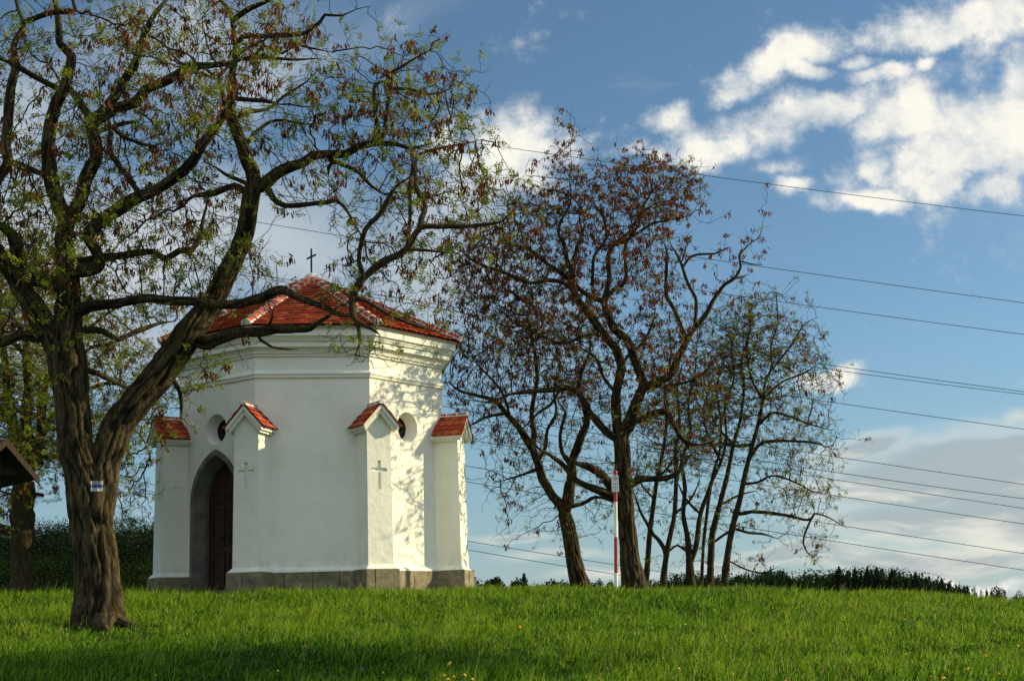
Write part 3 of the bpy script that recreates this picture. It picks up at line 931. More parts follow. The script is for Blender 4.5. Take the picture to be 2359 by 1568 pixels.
def leaves_mesh(LP, rg, base, root, size=1.0):
    n = len(LP); K = 9
    P = np.array([p for p, d in LP]); D = np.array([d for p, d in LP])
    D = unit(D + rg.normal(0, .55, (n, 3)) + np.array([0, 0, -.15]))
    side = unit(np.cross(D, rg.normal(0, 1, (n, 3))))
    up = np.cross(side, D)
    L = rg.uniform(.05, .105, n) * size
    V = np.zeros((n, K, 4, 3)); rnd = np.repeat(rg.random(n)[:, None], K * 4, 1)
    for k in range(K):
        t = 1.0 if k == K - 1 else (k // 2 + 1) / ((K - 1) / 2 + .6)
        sgn = 0 if k == K - 1 else (1 if k % 2 else -1)
        c = P + D * (L * t)[:, None] + up * (-0.35 * L * t * t)[:, None]
        ld = unit(D * (0.45 if sgn else 1) + side * sgn * .9 + up * rg.normal(0, .3, n)[:, None])
        lw = unit(np.cross(ld, up) + rg.normal(0, .35, (n, 3)))
        ll = rg.uniform(.018, .032, n)[:, None] * size; ww = ll * rg.uniform(.24, .34, (n, 1))
        V[:, k, 0] = c; V[:, k, 1] = c + ld * ll * .55 + lw * ww; V[:, k, 2] = c + ld * ll; V[:, k, 3] = c + ld * ll * .55 - lw * ww
    idx = np.arange(n * K * 4).reshape(-1, 4)
    return mesh_np('leaves', V.reshape(-1, 3) - base, [idx], root, ['leaf'], False, {'rnd': np.clip(rnd.ravel() + rg.normal(0, .08, n * K * 4), 0, 1)})

def pods_mesh(PP, rg, base, root):
    P = np.array(PP); n = len(P)
    L = rg.uniform(.07, .115, n); W = rg.uniform(.0105, .0155, n)
    D = unit(rg.normal(0, .28, (n, 3)) + np.array([0, 0, -1.0]))
    sd = unit(np.cross(D, rg.normal(0, 1, (n, 3)))); nn = np.cross(sd, D)
    V = np.zeros((n, 8, 3)); bend = rg.normal(0, .18, n)
    for k, (t, w) in enumerate(((0.05, .25), (.35, 1), (.72, .95), (1.0, .15))):
        c = P + D * (L * t)[:, None] + nn * (bend * L * t * (1 - t) * 2)[:, None] + sd * (bend * L * t * t)[:, None]
        tw = (rg.normal(0, .3, n) * t)[:, None]
        s2 = sd * np.cos(tw) + nn * np.sin(tw)
        V[:, 2 * k] = c - s2 * (W * w)[:, None]; V[:, 2 * k + 1] = c + s2 * (W * w)[:, None]
    b = (np.arange(n) * 8)[:, None]
    F = np.concatenate([b + np.array([[2 * k, 2 * k + 1, 2 * k + 3, 2 * k + 2]]) for k in range(3)])
    return mesh_np('seed_pods', V.reshape(-1, 3) - base, [F], root, ['pod'], False, {'rnd': np.repeat(np.clip(rg.random(n), 0, 1), 8)})

OLD_TREE = branches("""
0.0|228,1446,54 226,1400,51 222,1300,48 212,1200,46 200,1130,44 185,1060,39 173,990,38 165,900,41 158,830,43 156,770,36 158,700,29 158,650,26 150,584,22 146,541,20 153,505,19 136,476,18 117,408,17 112,340,16 116,289,15 126,245,14 143,211,13 158,170,12 163,129,11 139,102,9 136,68,8 133,34,7 126,-10,6
-0.5|150,840,34 136,790,31 118,755,27 99,733,27 66,686,25 36,643,23 0,594,21 -28,545,19 -30,480,17 -18,435,14 0,402,13 17,374,12 14,323,11 20,255,11 27,204,11 37,153,10 34,112,10 48,68,9 51,48,8 40,20,7 30,-15,6
0.8|155,505,19 175,480,17 187,459,16 197,408,17 218,357,16 214,306,15 211,279,15 238,252,12 272,204,11 306,153,11 323,112,10 333,78,10 350,41,9 377,7,8 392,-16,7
-0.4|211,281,14 238,269,14 272,248,13 313,231,12 333,207,11 374,190,11 408,170,11 435,153,10 476,151,9 524,146,9 560,136,8
0.6|204,275,9 184,238,9 163,211,8 150,195,7
-0.7|148,650,22 160,630,20 178,624,18 211,617,16 228,610,14 224,588,14 211,564,14 203,545,15 214,531,16 238,507,17 272,483,17 299,466,17 326,452,15 367,432,13 408,408,13 439,377,12 459,340,12 486,306,11 510,272,9 517,238,8 510,204,8 503,180,7 524,153,6
0.5|326,450,7 299,415,6 272,384,6 252,347,7 255,313,7 250,272,5 238,245,4
0.7|256,300,5 262,296,5 289,316,4 323,330,4 360,335,3 380,322,2
-1.0|148,655,20 125,653,18 92,643,17 56,643,16 36,607,16 40,568,17 26,535,16 7,521,16 -30,500,12
0.8|160,604,11 200,600,10 231,594,9 280,591,9 313,584,8 356,579,7 366,587,7 379,597,8 412,581,8 445,571,7 459,548,6 468,505,5 476,470,4 478,440,3
-1.0|165,725,20 185,712,17 211,703,14 264,700,12 330,688,12 396,691,12 462,697,11 528,701,11 561,699,11 600,686,11 632,671,10 651,668,10 680,682,9 712,695,9 744,708,9 776,721,9 814,725,8
0.4|812,724,8 811,702,8 814,670,8 833,644,9 862,619,9 887,600,8 919,584,8 945,560,7 970,522,7 1008,520,6 1050,521,6 1093,520,5 1154,513,5 1176,496,4 1190,470,2
0.8|968,524,7 970,503,7 981,476,6 970,452,6 957,425,5.5 957,374,5 967,354,4 1025,340,3 1076,330,2.5 1108,322,1.5
0.3|940,568,5 951,574,4 999,579,3.5 1047,587,2.5
-0.5|816,690,6 836,640,5.5 826,600,5 841,533,6 868,500,6 889,466,6 906,435,6 933,415,5 955,395,4
0.5|930,580,4 943,533,4 944,470,4 945,408,4 950,350,3
-0.4|818,726,6 823,742,6 828,770,4 830,788,3.5 817,816,3
-0.4|823,737,5 855,756,4 872,775,3
0.5|830,690,5 842,692,4 887,717,4 935,740,3.5 983,756,3 1015,764,2
0.9|224,1240,36 224,1180,40 228,1120,40 238,1075,37 252,1040,35 264,980,36 297,940,34 346,888,34 379,848,34 412,799,33 445,752,32 478,716,29 497,686,26 515,643,24 541,584,22 560,535,21 569,493,21 580,452,20 584,420,18 578,395,17 569,374,16 557,333,15 544,306,14 534,255,13 534,187,12 541,136,11 541,85,10 534,34,10 510,5,9 490,-20,8
-0.6|546,95,7 560,86,7 589,87,6 634,83,6 685,82,5.5 712,71,5 736,51,4.5 746,34,4 787,37,3 821,24,2 845,18,1.5
-0.6|541,45,7 565,27,7 589,15,6 623,0,5 650,-20,4
0.6|541,129,5 589,134,4.5 651,135,4 732,136,3
0.3|590,130,4 606,105,4 647,124,3.5 678,105,3 719,112,3 763,121,2
-0.4|538,220,7 549,228,6 606,231,5 647,241,3
0.8|540,275,7 549,272,6 576,258,5 617,252,4 651,224,3.5 695,197,3 732,170,2
0.5|562,345,5 569,333,4.5 586,306,4.5 617,282,4 654,277,3.5 695,286,2.5 729,286,2
0.9|575,460,10 541,430,8 493,445,8 449,452,6 420,470,4
-0.5|582,440,17 608,424,16 637,401,14 668,384,13 695,377,12 719,362,11 753,357,10 794,352,9 821,337,9 844,332,9 875,330,8 906,333,7 940,340,6 980,335,4
0.5|866,330,6 872,316,6 870,289,5.5 863,238,5 865,197,5 889,185,4 897,175,3
-0.3|884,325,5 885,306,5 892,238,5 899,204,5 904,167,4.5 923,155,4 950,138,3.5 991,119,2.2
0.6|902,205,4 940,206,3.5 987,218,3 1025,207,2.2 1059,190,1.5
0.7|755,360,6 760,367,6 794,381,5 828,398,4.5 855,428,4.5 885,449,4
0.1|762,366,5 766,374,5 756,388,5 753,405,4
-0.6|606,430,8 617,435,8 630,456,7 654,473,6 702,471,6 753,466,5.5 770,462,5 793,479,4 817,517,3.5 835,545,3
-0.4|445,775,18 470,787,16 504,778,14 568,765,12 632,759,11 689,759,11 715,756,11 731,743,10 756,727,9
0.2|590,770,4 600,784,3.5 625,800,3 680,808,2
-0.3|618,758,3 622,740,3 630,720,2
0.4|395,860,7 412,900,5 418,935,4 416,965,3
-0.6|105,748,13 89,775,12 49,772,11 0,792,11 -40,800,9
0.9|172,762,9 195,762,8 238,766,7 274,785,6 313,765,6 363,746,5 400,740,3
1.2|180,845,8 195,851,7 231,861,6 274,884,5 313,901,4 350,900,3
0.4|116,400,6 102,405,6 51,377,5 10,364,4
-0.4|120,205,7 85,180,7 41,153,7 0,136,7
-0.3|46,70,7 55,52,7 112,34,7 173,25,7 167,0,6 160,-15,5
0.5|230,300,6 285,285,5 320,280,4 330,263,3
0.6|590,440,5 560,420,5 520,400,4 490,380,3
-0.25|232,1405,30 258,1424,23 286,1434,14 312,1442,8 330,1450,4
-0.3|226,1410,28 200,1430,22 182,1444,13 168,1456,6
-0.6|230,1412,26 240,1434,22 246,1450,14 250,1466,6
""")

def build_old_tree():
    t = Tree(20.5, 3)
    t.trace(OLD_TREE, slim=-.08)
    t.grow([(230, 330, 330, 330, 0.2, 620, 1.1), (70, 560, 140, 230, 0.3, 260, 1.0), (330, 600, 190, 110, 0.6, 200, .9),
            (470, 110, 220, 120, 0.2, 200, .9), (880, 265, 175, 150, 0.6, 260, .6), (1010, 250, 80, 110, .6, 90, .5), (1030, 430, 90, 90, 0.3, 120, .5), (900, 600, 130, 110, 0.0, 140, .5), (770, 665, 60, 40, -.3, 30, .3), (620, 640, 40, 40, -.2, 16, .3),
            (1130, 480, 70, 60, 0.2, 70, .35), (680, 330, 100, 70, .3, 50, .4), (500, 600, 90, 90, .4, 70, .6), (820, 780, 45, 45, -1.2, 30, .2), (430, 880, 50, 60, .5, 40, .3), (640, 180, 100, 90, .2, 40, .5)],
           sigma=0.36, per=0.42, kill=0.21, clear=[(655, 520, 780, 665, 1.0), (540, 665, 800, 880, .65), (600, 860, 900, 1000, 1.0), (470, 890, 545, 1010, 1.0), (400, 880, 600, 1000, .6)])
    t.radii(cap=0.024)
    root = t.meshes('gnarled_tree', 'big gnarled forked tree in front of the chapel, trail mark on its trunk', twig=0.33, leaf=0.185, pod=0.20, leaf_size=1.65)
    # painted trail mark: white, blue, white bands on the bark
    me = t.trunk.data
    bv = BVHTree.FromPolygons([v.co[:] for v in me.vertices], [p.vertices[:] for p in me.polygons])
    base = np.array(root.location)
    us = np.linspace(209, 237, 13); vs = np.linspace(1107, 1131, 13)
    pts = []
    for v in vs:
        for u in us:
            d = Vector(unit(at(u, v, 20.0)))
            h = bv.ray_cast(Vector(-base), d)
            pts.append((np.array(h[0]) - np.array(d) * 0.006) if h[0] is not None else at(u, v, 20.2) - base)
    me2 = MB(); me2.add(pts, [])
    for i in range(12):
        for j in range(12):
            me2.f.append((i * 13 + j, i * 13 + j + 1, (i + 1) * 13 + j + 1, (i + 1) * 13 + j)); me2.mi.append(1 if 4 <= i < 8 else 0)
    me2.build('trail_mark', ['mark_white', 'mark_blue'], root, True)
    return root
build_old_tree()
# the old tree behind it and the group of trees on the crest
BACK_TREE = branches("""
0.0|48,1392,27 50,1300,24 52,1230,26 52,1160,27 56,1110,24
0.4|50,1115,14 38,1040,13 25,950,12 15,880,10 8,800,8 0,720,6 5,650,4
-0.2|56,1110,18 62,1040,15 60,980,14 66,900,12 60,820,10 75,740,8 70,660,6 85,600,4
-0.4|62,1110,15 84,1040,13 96,980,12 100,900,10 122,830,8 140,760,6 170,690,4
0.5|30,980,10 -10,930,9 -50,900,8 -80,860,6
0.3|90,1010,9 120,960,8 150,930,7 200,900,6 250,880,5 300,890,4 340,870,3
-0.3|60,1090,8 95,1060,7 118,1048,6 150,1062,5 190,1075,4 240,1068,3
0.4|66,900,8 110,860,7 160,850,6 210,800,5 260,790,4 310,770,3
0.3|60,820,7 20,780,6 -20,760,5
0.3|122,830,6 180,780,5 250,720,4 320,690,3
0.5|70,1215,14 20,1222,12 -10,1212,11 -50,1205,9
0.4|96,980,8 150,990,6 210,960,5 270,970,4 320,1000,3.5 345,1040,3
0.2|100,1140,5 60,1135,6 30,1140,5 0,1130,4
""")
TWIN_TREE = branches("""
0.0|1336,1350,20 1322,1294,18 1312,1235,17 1304,1195,16 1296,1168,13 1274,1143,11 1258,1115,11 1250,1103,11 1234,1051,10 1218,1019,10 1194,983,8 1166,951,7 1139,923,6 1107,912,5 1059,900,4 1035,880,2.5
-0.4|1304,1175,13 1310,1130,13 1318,1095,12 1318,1063,11 1338,1007,11 1352,971,9 1345,930,8 1334,904,7 1340,860,6 1360,800,5 1350,750,4
-0.9|1222,1025,8 1230,1000,8 1224,960,7 1230,924,7 1236,880,6 1234,844,6 1226,784,5 1215,740,4 1225,690,3
-0.3|1306,1165,7 1340,1160,6 1370,1145,5 1400,1150,4 1430,1170,3
0.4|1245,1085,7 1210,1090,4 1180,1100,3 1150,1110,2.5
-0.3|1166,951,5 1120,960,4 1090,975,3 1070,985,2
-1.0|1198,986,5 1175,960,4 1160,910,4 1130,870,3.5 1100,840,3 1080,800,2
-.9|1240,1065,6 1255,1030,5 1260,990,5 1280,950,4 1275,900,4 1290,850,3
-0.3|1318,1070,6 1295,1040,6 1290,1000,5 1302,950,5 1290,930,4
""")
TALL_TREE = branches("""
0.0|1460,1352,26 1450,1282,22 1444,1203,20 1438,1123,19 1434,1043,18 1432,1005,17 1450,975,15 1462,935,13 1476,905,12 1482,880,11 1469,844,11 1449,792,11 1437,775,10 1414,757,10 1399,722,10 1390,694,8
-1.2|1424,1010,10 1402,1000,10 1370,963,9 1345,925,8 1330,904,8 1300,894,8 1278,896,8 1226,902,7 1178,908,5 1130,925,4 1090,920,3
-0.3|1483,894,11 1509,880,11 1545,860,11 1561,825,10 1579,792,9 1593,764,8 1621,729,7 1645,687,6 1668,655,5.5 1690,640,5 1706,615,4 1702,590,4 1726,562,3 1748,545,2.5 1755,512,1.5
0.2|1690,640,4 1712,637,3 1722,632,2
-0.2|1703,600,3 1730,608,2.4 1755,610,1.6
0.2|1582,790,7 1575,764,6 1551,711,6 1535,683,6 1533,624,5 1535,571,4 1523,554,3 1510,550,2
0.3|1596,758,6 1601,730,5.5 1603,694,5.5 1590,665,5 1579,641,5 1568,606,4.5 1555,580,4 1547,568,3.5 1540,545,2
-0.2|1570,612,4 1590,592,4 1614,585,4 1645,583,3 1675,570,2.5 1665,580,2
0.2|1568,606,3 1575,590,3 1580,570,2.5 1590,555,1.8
0.3|1391,696,8 1404,641,7 1402,615,7 1400,589,7 1411,566,6 1449,536,5 1474,494,5 1509,470,4 1544,463,3 1575,450,2
-0.4|1398,690,8 1411,669,7 1439,648,6 1441,615,5 1439,589,5 1446,554,5 1484,526,4 1509,512,3.5 1550,505,3 1593,494,2 1605,470,1.5
-0.3|1411,566,4 1440,555,4 1470,520,4 1480,480,4 1500,440,3 1497,400,2.5 1502,345,1.5
0.4|1389,696,8 1369,687,7 1334,666,7 1299,634,7 1264,610,6 1229,582,5 1194,568,4 1159,561,3 1120,550,2
-0.5|1428,1008,13 1422,985,12 1418,940,12 1418,904,11 1430,848,11 1420,805,11 1397,778,11 1369,736,11 1334,694,10 1319,666,9 1317,624,8 1305,600,7 1299,564,6 1287,540,5 1289,512,4 1310,477,3.5 1315,440,3 1312,414,2.5 1317,380,2 1313,335,1.5 1322,296,1
0.3|1317,620,5 1320,610,5 1327,571,5 1341,547,4 1338,520,4 1334,501,3.5 1345,470,2.5
-0.4|1372,688,6 1365,655,5 1365,617,5 1369,589,5 1390,560,4.5 1397,540,4.5 1392,520,4 1390,501,4 1369,470,3 1360,440,2.5 1350,420,2
-1.2|1322,672,8 1306,655,7 1264,645,6 1222,650,5.5 1173,634,5 1124,617,4.5 1082,596,4 1047,561,3 1020,552,2
-0.6|1446,1118,11 1458,1112,10 1477,1103,9 1510,1100,8 1537,1099,8 1561,1087,6 1577,1063,5 1600,1040,4
-1.0|1436,1130,13 1418,1127,12 1395,1105,11 1378,1087,10 1346,1071,9 1325,1066,7 1300,1045,5
-1.2|1438,1150,13 1410,1143,12 1385,1130,11 1358,1119,9 1326,1103,8 1298,1071,7 1270,1050,6 1250,1039,6 1225,1015,4
-0.4|1440,1000,10 1454,975,9 1475,965,8 1497,955,8 1533,949,8 1549,971,7 1569,1007,6 1597,1023,5 1630,1020,4 1660,1000,3
0.4|1430,850,6 1445,820,5 1480,790,5 1500,750,4 1510,710,3.5
0.3|1400,780,6 1370,770,5 1340,775,5 1300,790,4 1260,780,3.5 1220,760,3
-0.3|1420,905,6 1390,870,5 1375,830,5 1340,800,4
0.3|1285,896,5 1270,930,4.5 1240,950,4 1200,990,3
-0.2|1500,885,6 1530,890,5 1580,880,4 1620,860,4 1650,820,3
""")
SLIM = [
 (38.4, 'slim_tree', 'slim straight tree just right of the thick trunk, behind the red and white pole', [], branches("""
0.0|1487,1350,8 1492,1280,7.5 1497,1223,7 1505,1160,6.5 1513,1103,6 1529,1023,5 1537,943,4 1530,880,3.5 1545,820,3 1540,760,2
0.2|1513,1103,4 1550,1060,3 1575,1010,2.5
-0.2|1505,1150,4 1480,1120,3 1465,1090,2.5
"""), [(1530, 960, 90, 160, 0, 110, .6)]),
 (37.8, 'slim_tree', 'slim tree with a low side stem forming a V near the ground', [], branches("""
0.0|1527,1352,9 1529,1320,8 1537,1262,7.5 1546,1220,7 1553,1183,6.5 1557,1103,6 1555,1040,5 1565,980,4 1560,900,3 1570,840,2
0.1|1531,1290,7 1529,1262,6.5 1515,1240,6 1505,1231,5.5 1490,1205,5 1477,1183,4 1465,1150,3 1455,1120,2
-0.2|1553,1183,4 1590,1150,3.5 1610,1110,3
0.3|1537,1270,4 1560,1255,3.5 1580,1268,4 1600,1262,3
"""), [(1560, 960, 80, 140, 0, 90, .6), (1480, 1130, 40, 60, 0, 30, .4)]),
 (39.0, 'slim_tree', 'slim tree with two stems parting low, in the middle of the cluster', [], branches("""
0.0|1592,1352,11 1589,1320,10 1586,1262,9 1580,1220,7 1573,1183,6.5 1577,1123,6 1570,1060,5 1590,1000,4 1585,930,3.5 1600,860,3 1605,790,2
0.4|1590,1300,8 1601,1262,7.5 1607,1220,7 1613,1183,6.5 1628,1140,6 1641,1103,5.5 1661,1063,5 1673,1003,4 1668,940,3.5 1690,870,3 1685,800,2.5 1700,740,2
0.3|1613,1183,4 1580,1150,4 1560,1110,3
-0.2|1661,1063,4 1630,1000,3.5 1620,940,3 1640,880,2
"""), [(1620, 900, 100, 170, 0, 190, .8), (1680, 800, 70, 110, 0, 80, .6)]),
 (39.8, 'slim_tree', 'thinnest straight stem of the cluster', [], branches("""
0.0|1615,1352,5 1617,1310,5 1621,1242,5 1627,1190,5 1633,1143,5 1645,1080,4.5 1657,1040,4 1660,970,3.5 1650,900,3 1665,830,2
"""), [(1650, 920, 70, 100, 0, 60, .5)]),
 (39.4, 'slim_tree', 'leaning slim tree next to the outermost one of the cluster', [], branches("""
0.0|1634,1352,10 1636,1320,9 1639,1242,8.5 1647,1200,8 1657,1163,7.5 1668,1120,7 1677,1083,6.5 1689,1023,5.5 1700,985,5 1705,963,4.5 1713,896,4 1708,830,3.5 1725,770,3 1730,710,2
0.4|1657,1163,4 1700,1140,3.5 1740,1130,3
-0.4|1689,1023,4 1650,980,3.5 1630,930,3
0.2|1640,1250,4 1675,1225,4 1700,1215,3
"""), [(1710, 850, 110, 150, 0, 190, .8), (1650, 1010, 70, 70, 0, 50, .5)]),
 (38.6, 'slim_tree', 'outermost leaning tree of the cluster, with a long low drooping limb', [], branches("""
0.0|1668,1352,10 1671,1310,9 1681,1242,8.5 1689,1205,8 1697,1175,8 1706,1140,7.5 1713,1103,7 1733,1023,6 1742,990,5.5 1749,963,5 1757,920,4.5 1761,884,4 1777,844,3.5 1775,800,3 1790,745,2.5 1788,680,1.6
-0.3|1697,1180,6 1705,1183,6 1730,1178,5.5 1757,1179,5 1816,1187,4.5 1850,1196,4 1868,1195,4 1876,1183,3.5 1905,1190,3 1936,1207,2.4 1950,1215,1.6
0.2|1868,1197,3.5 1855,1225,3.2 1850,1250,2.8 1862,1275,2.2 1880,1290,1.5
0.3|1710,1120,4.5 1713,1115,4.5 1745,1110,4 1780,1095,3.4 1830,1110,3 1870,1130,2.4 1910,1135,1.6
-0.4|1725,1050,6 1757,1019,5.5 1816,1015,4.5 1876,1019,3.5 1910,1030,2.6 1925,1010,2
0.4|1733,1023,6 1697,1027,5 1660,1020,4 1620,1030,3
-0.3|1745,980,5 1780,950,4.4 1820,960,3.8 1860,975,3.2 1915,990,2
0.3|1757,920,4 1800,880,3.6 1850,860,3 1895,830,2.2
-0.3|1775,850,3.4 1820,800,3 1850,750,2.4 1880,730,1.6
0.3|1690,1215,4.5 1720,1225,4 1760,1230,3.5 1790,1240,2.4
-0.2|1675,1290,3 1720,1312,2.8 1760,1318,2.4 1790,1305,1.8
0.3|1757,925,4 1730,870,3.5 1720,800,3 1735,740,2
"""), [(1770, 800, 95, 110, 0, 170, .7), (1840, 900, 80, 120, 0, 140, .6), (1830, 1010, 100, 70, 0, 120, .5), (1850, 1140, 90, 60, 0, 70, .5), (1870, 1260, 30, 35, 0, 14, .2), (1740, 1310, 60, 16, 0, 16, .3), (1780, 1070, 80, 60, 0, 60, .5)]),
]

def build_other_trees():
    t = Tree(29.0, 11); t.trace(BACK_TREE, slim=.3)
    t.grow([(60, 760, 170, 170, 0, 520, 1.3), (40, 950, 150, 150, 0, 480, 1.2), (230, 850, 140, 140, 0, 330, 1.0), (290, 980, 90, 90, 0, 110, .8), (100, 1040, 110, 50, 0, 90, .7), (300, 1130, 45, 60, .5, 30, .4), (20, 1170, 40, 40, 0, 20, .4)], per=.5, kill=.19)
    t.radii(cap=.03)
    t.meshes('dense_tree', 'dark dense tree behind the forked one, with many upright stems', hi=False, twig=.4, leaf=.45, pod=.22)
    t = Tree(35.2, 21); t.trace(TWIN_TREE, slim=.35)
    t.grow([(1170, 800, 130, 200, 0, 420, .9), (1240, 920, 130, 160, 0, 300, .9), (1100, 700, 90, 120, 0, 120, .6), (1190, 1060, 110, 90, 0, 60, .6), (1240, 1190, 90, 60, 0, 35, .5), (1330, 850, 80, 110, 0, 160, .7), (1375, 1180, 60, 60, 0, 40, .4), (1080, 880, 50, 90, 0, 60, .4), (1170, 1100, 30, 60, 0, 20, .3)], per=.45, kill=.2)
    t.radii(cap=.024)
    t.meshes('twin_stemmed_tree', 'leaning tree whose trunk parts into two stems, nearest the chapel wall', 'trees on the crest', hi=True, flare=.6, twig=.4, leaf=.15, pod=.27, leaf_size=1.1, r_tw=.004)
    t = Tree(34.35, 31); t.trace(TALL_TREE, slim=.35)
    t.grow([(1330, 540, 180, 130, 0, 420, 1.0), (1490, 450, 120, 75, 0, 330, .8), (1190, 640, 150, 120, 0, 330, .9), (1400, 640, 170, 150, 0, 300, 1.0), (1330, 780, 210, 120, 0, 380, 1.0), (1300, 420, 60, 80, 0, 70, .4), (1318, 330, 14, 40, 0, 14, .1), (1090, 580, 80, 60, 0, 80, .5), (1450, 900, 120, 90, 0, 150, .8), (1570, 900, 90, 120, 0, 150, .8), (1500, 1040, 70, 60, 0, 50, .6), (1400, 1080, 70, 50, 0, 50, .5)], per=.38, kill=.2, rmax=.055)
    t.radii(cap=.024)
    t.meshes('thick_trunked_tree', 'tallest tree of the crest group, thick trunk right behind the red and white pole', 'trees on the crest', hi=True, flare=.6, twig=.42, leaf=.10, pod=.38, leaf_size=1.1, r_tw=.004)
    for i, (Y0, nm, lab, _, sp, el) in enumerate(SLIM):
        t = Tree(Y0, 41 + i); t.trace(sp, wig=.7, slim=.35)
        t.grow(el, per=.6, kill=.18, rmax=.05, dens=3.1)
        t.radii(r0=.0056, cap=.02)
        t.meshes(nm, lab, 'trees on the crest', hi=False, flare=.4, twig=.42, leaf=.22, pod=.13, leaf_size=1.1, r_tw=.004)
build_other_trees()

def build_shade_tree():
    # unseen tree added off to the right; its crown shades the near grass
    X0, Y0 = 13.2, 19.2
    z0 = float(ground_z(X0, Y0))
    def px(x, y, z, r):
        q = to_px(np.array([x, y, z0 + z])); return [q[0], q[1], r * FOC / y]
    sp = [(0.0, np.array([px(X0, Y0, 0, .20), px(X0 - .1, Y0, 2.5, .17), px(X0 + .1, Y0, 5.2, .14), px(X0, Y0, 8.2, .09), px(X0 + .2, Y0, 10.5, .03)]))]
    for a, h, l in ((-1, 6.2, 2.0), (1, 6.5, 2.1), (-1, 7.2, 1.7), (1, 8.0, 1.6)):
        sp.append((a * .7, np.array([px(X0, Y0, h, .08), px(X0 + a * l * .5, Y0, h + .8, .06), px(X0 + a * l, Y0, h + 1.8, .03)])))
    t = Tree(Y0, 91); t.trace(sp)
    c = to_px(np.array([X0, Y0, z0 + 8.7]))
    t.grow([(c[0], c[1], 2.4 * FOC / Y0, 2.0 * FOC / Y0, 0, 620, 1.2)], per=.3, kill=.24)
    t.radii()
    t.meshes('added_shade_tree', 'unseen tall round crowned tree, added to shade the meadow from the right', hi=False, twig=.5, leaf=1.0, pod=.15, leaf_size=2.4)
build_shade_tree()

# ------------------------------------------------------------------ marker pole
def build_pole():
    p0 = at(1418, 1352, 32.6); z0 = float(ground_z(p0[0], p0[1])) 
    top = at(1417, 1084, 32.6)
    H = top[2] - z0
    root = tag(empty('marker_pole', (p0[0], p0[1], z0)), 'slim red and white banded marker pole with a small white plate near its top', 'marker pole')
    lean = (top[0] - p0[0]) / H
    def cen(z): return np.array([lean * z, 0, z])
    bands = [(-.4, (1352 - 1302) / 268, 'whitep'), ((1352 - 1302) / 268, (1352 - 1226) / 268, 'red'), ((1352 - 1226) / 268, (1352 - 1151) / 268, 'whitep'), ((1352 - 1151) / 268, .985, 'red')]
    for a, b, m in bands:
        V, q, _ = tube([cen(H * a), cen(H * (a + b) / 2), cen(H * b)], [.040] * 3, 20)
        mesh_np('pole_band', V, [q], root, [m], True)
    mb = MB()
    V, q, _ = tube([cen(H * .985), cen(H * .993), cen(H * 1.0), cen(H * 1.004)], [.049, .051, .044, .008], 20)
    mb.add(V, [tuple(x) for x in q]); mb.build('pole_cap', ['red'], root, True)
    c = cen(H * (1352 - 1112) / 268) + np.array([0.0, -.062, 0])
    a = math.radians(10); ax = ((math.cos(a), math.sin(a), 0), (-math.sin(a), math.cos(a), 0), (0, 0, 1))
    mb = MB(); mb.box(c + np.array([-.012, 0, 0]), (.082, .004, .185), ax)
    pl = mb.build('plate', ['plate'], root, bevel=.004)
    mb = MB()
    for dz in (.12, -.12):
        mb = MB(); mb.box(cen(c[2] + dz), (.052, .056, .010)); mb.build('clamp', ['iron'], root)
    # worn, unreadable lines of print
    mb = MB(); rr = random.Random(5)
    for row, (z, w, h) in enumerate(((.155, .018, .018), (.115, .055, .013), (.085, .022, .010), (-.005, .056, .012), (-.045, .012, .010), (-.085, .042, .012), (-.13, .014, .016))):
        x = -w
        while x < w:
            ww = rr.uniform(.005, .011)
            mb.box(c + np.array([-.012, 0, 0]) + np.array(ax[0]) * (x + ww / 2) - np.array(ax[1]) * .0052 + np.array([0, 0, z]), (ww / 2, .0008, h * rr.uniform(.45, .6)), ax)
            x += ww + .004
    mb.build('print', ['ink'], pl)
build_pole()

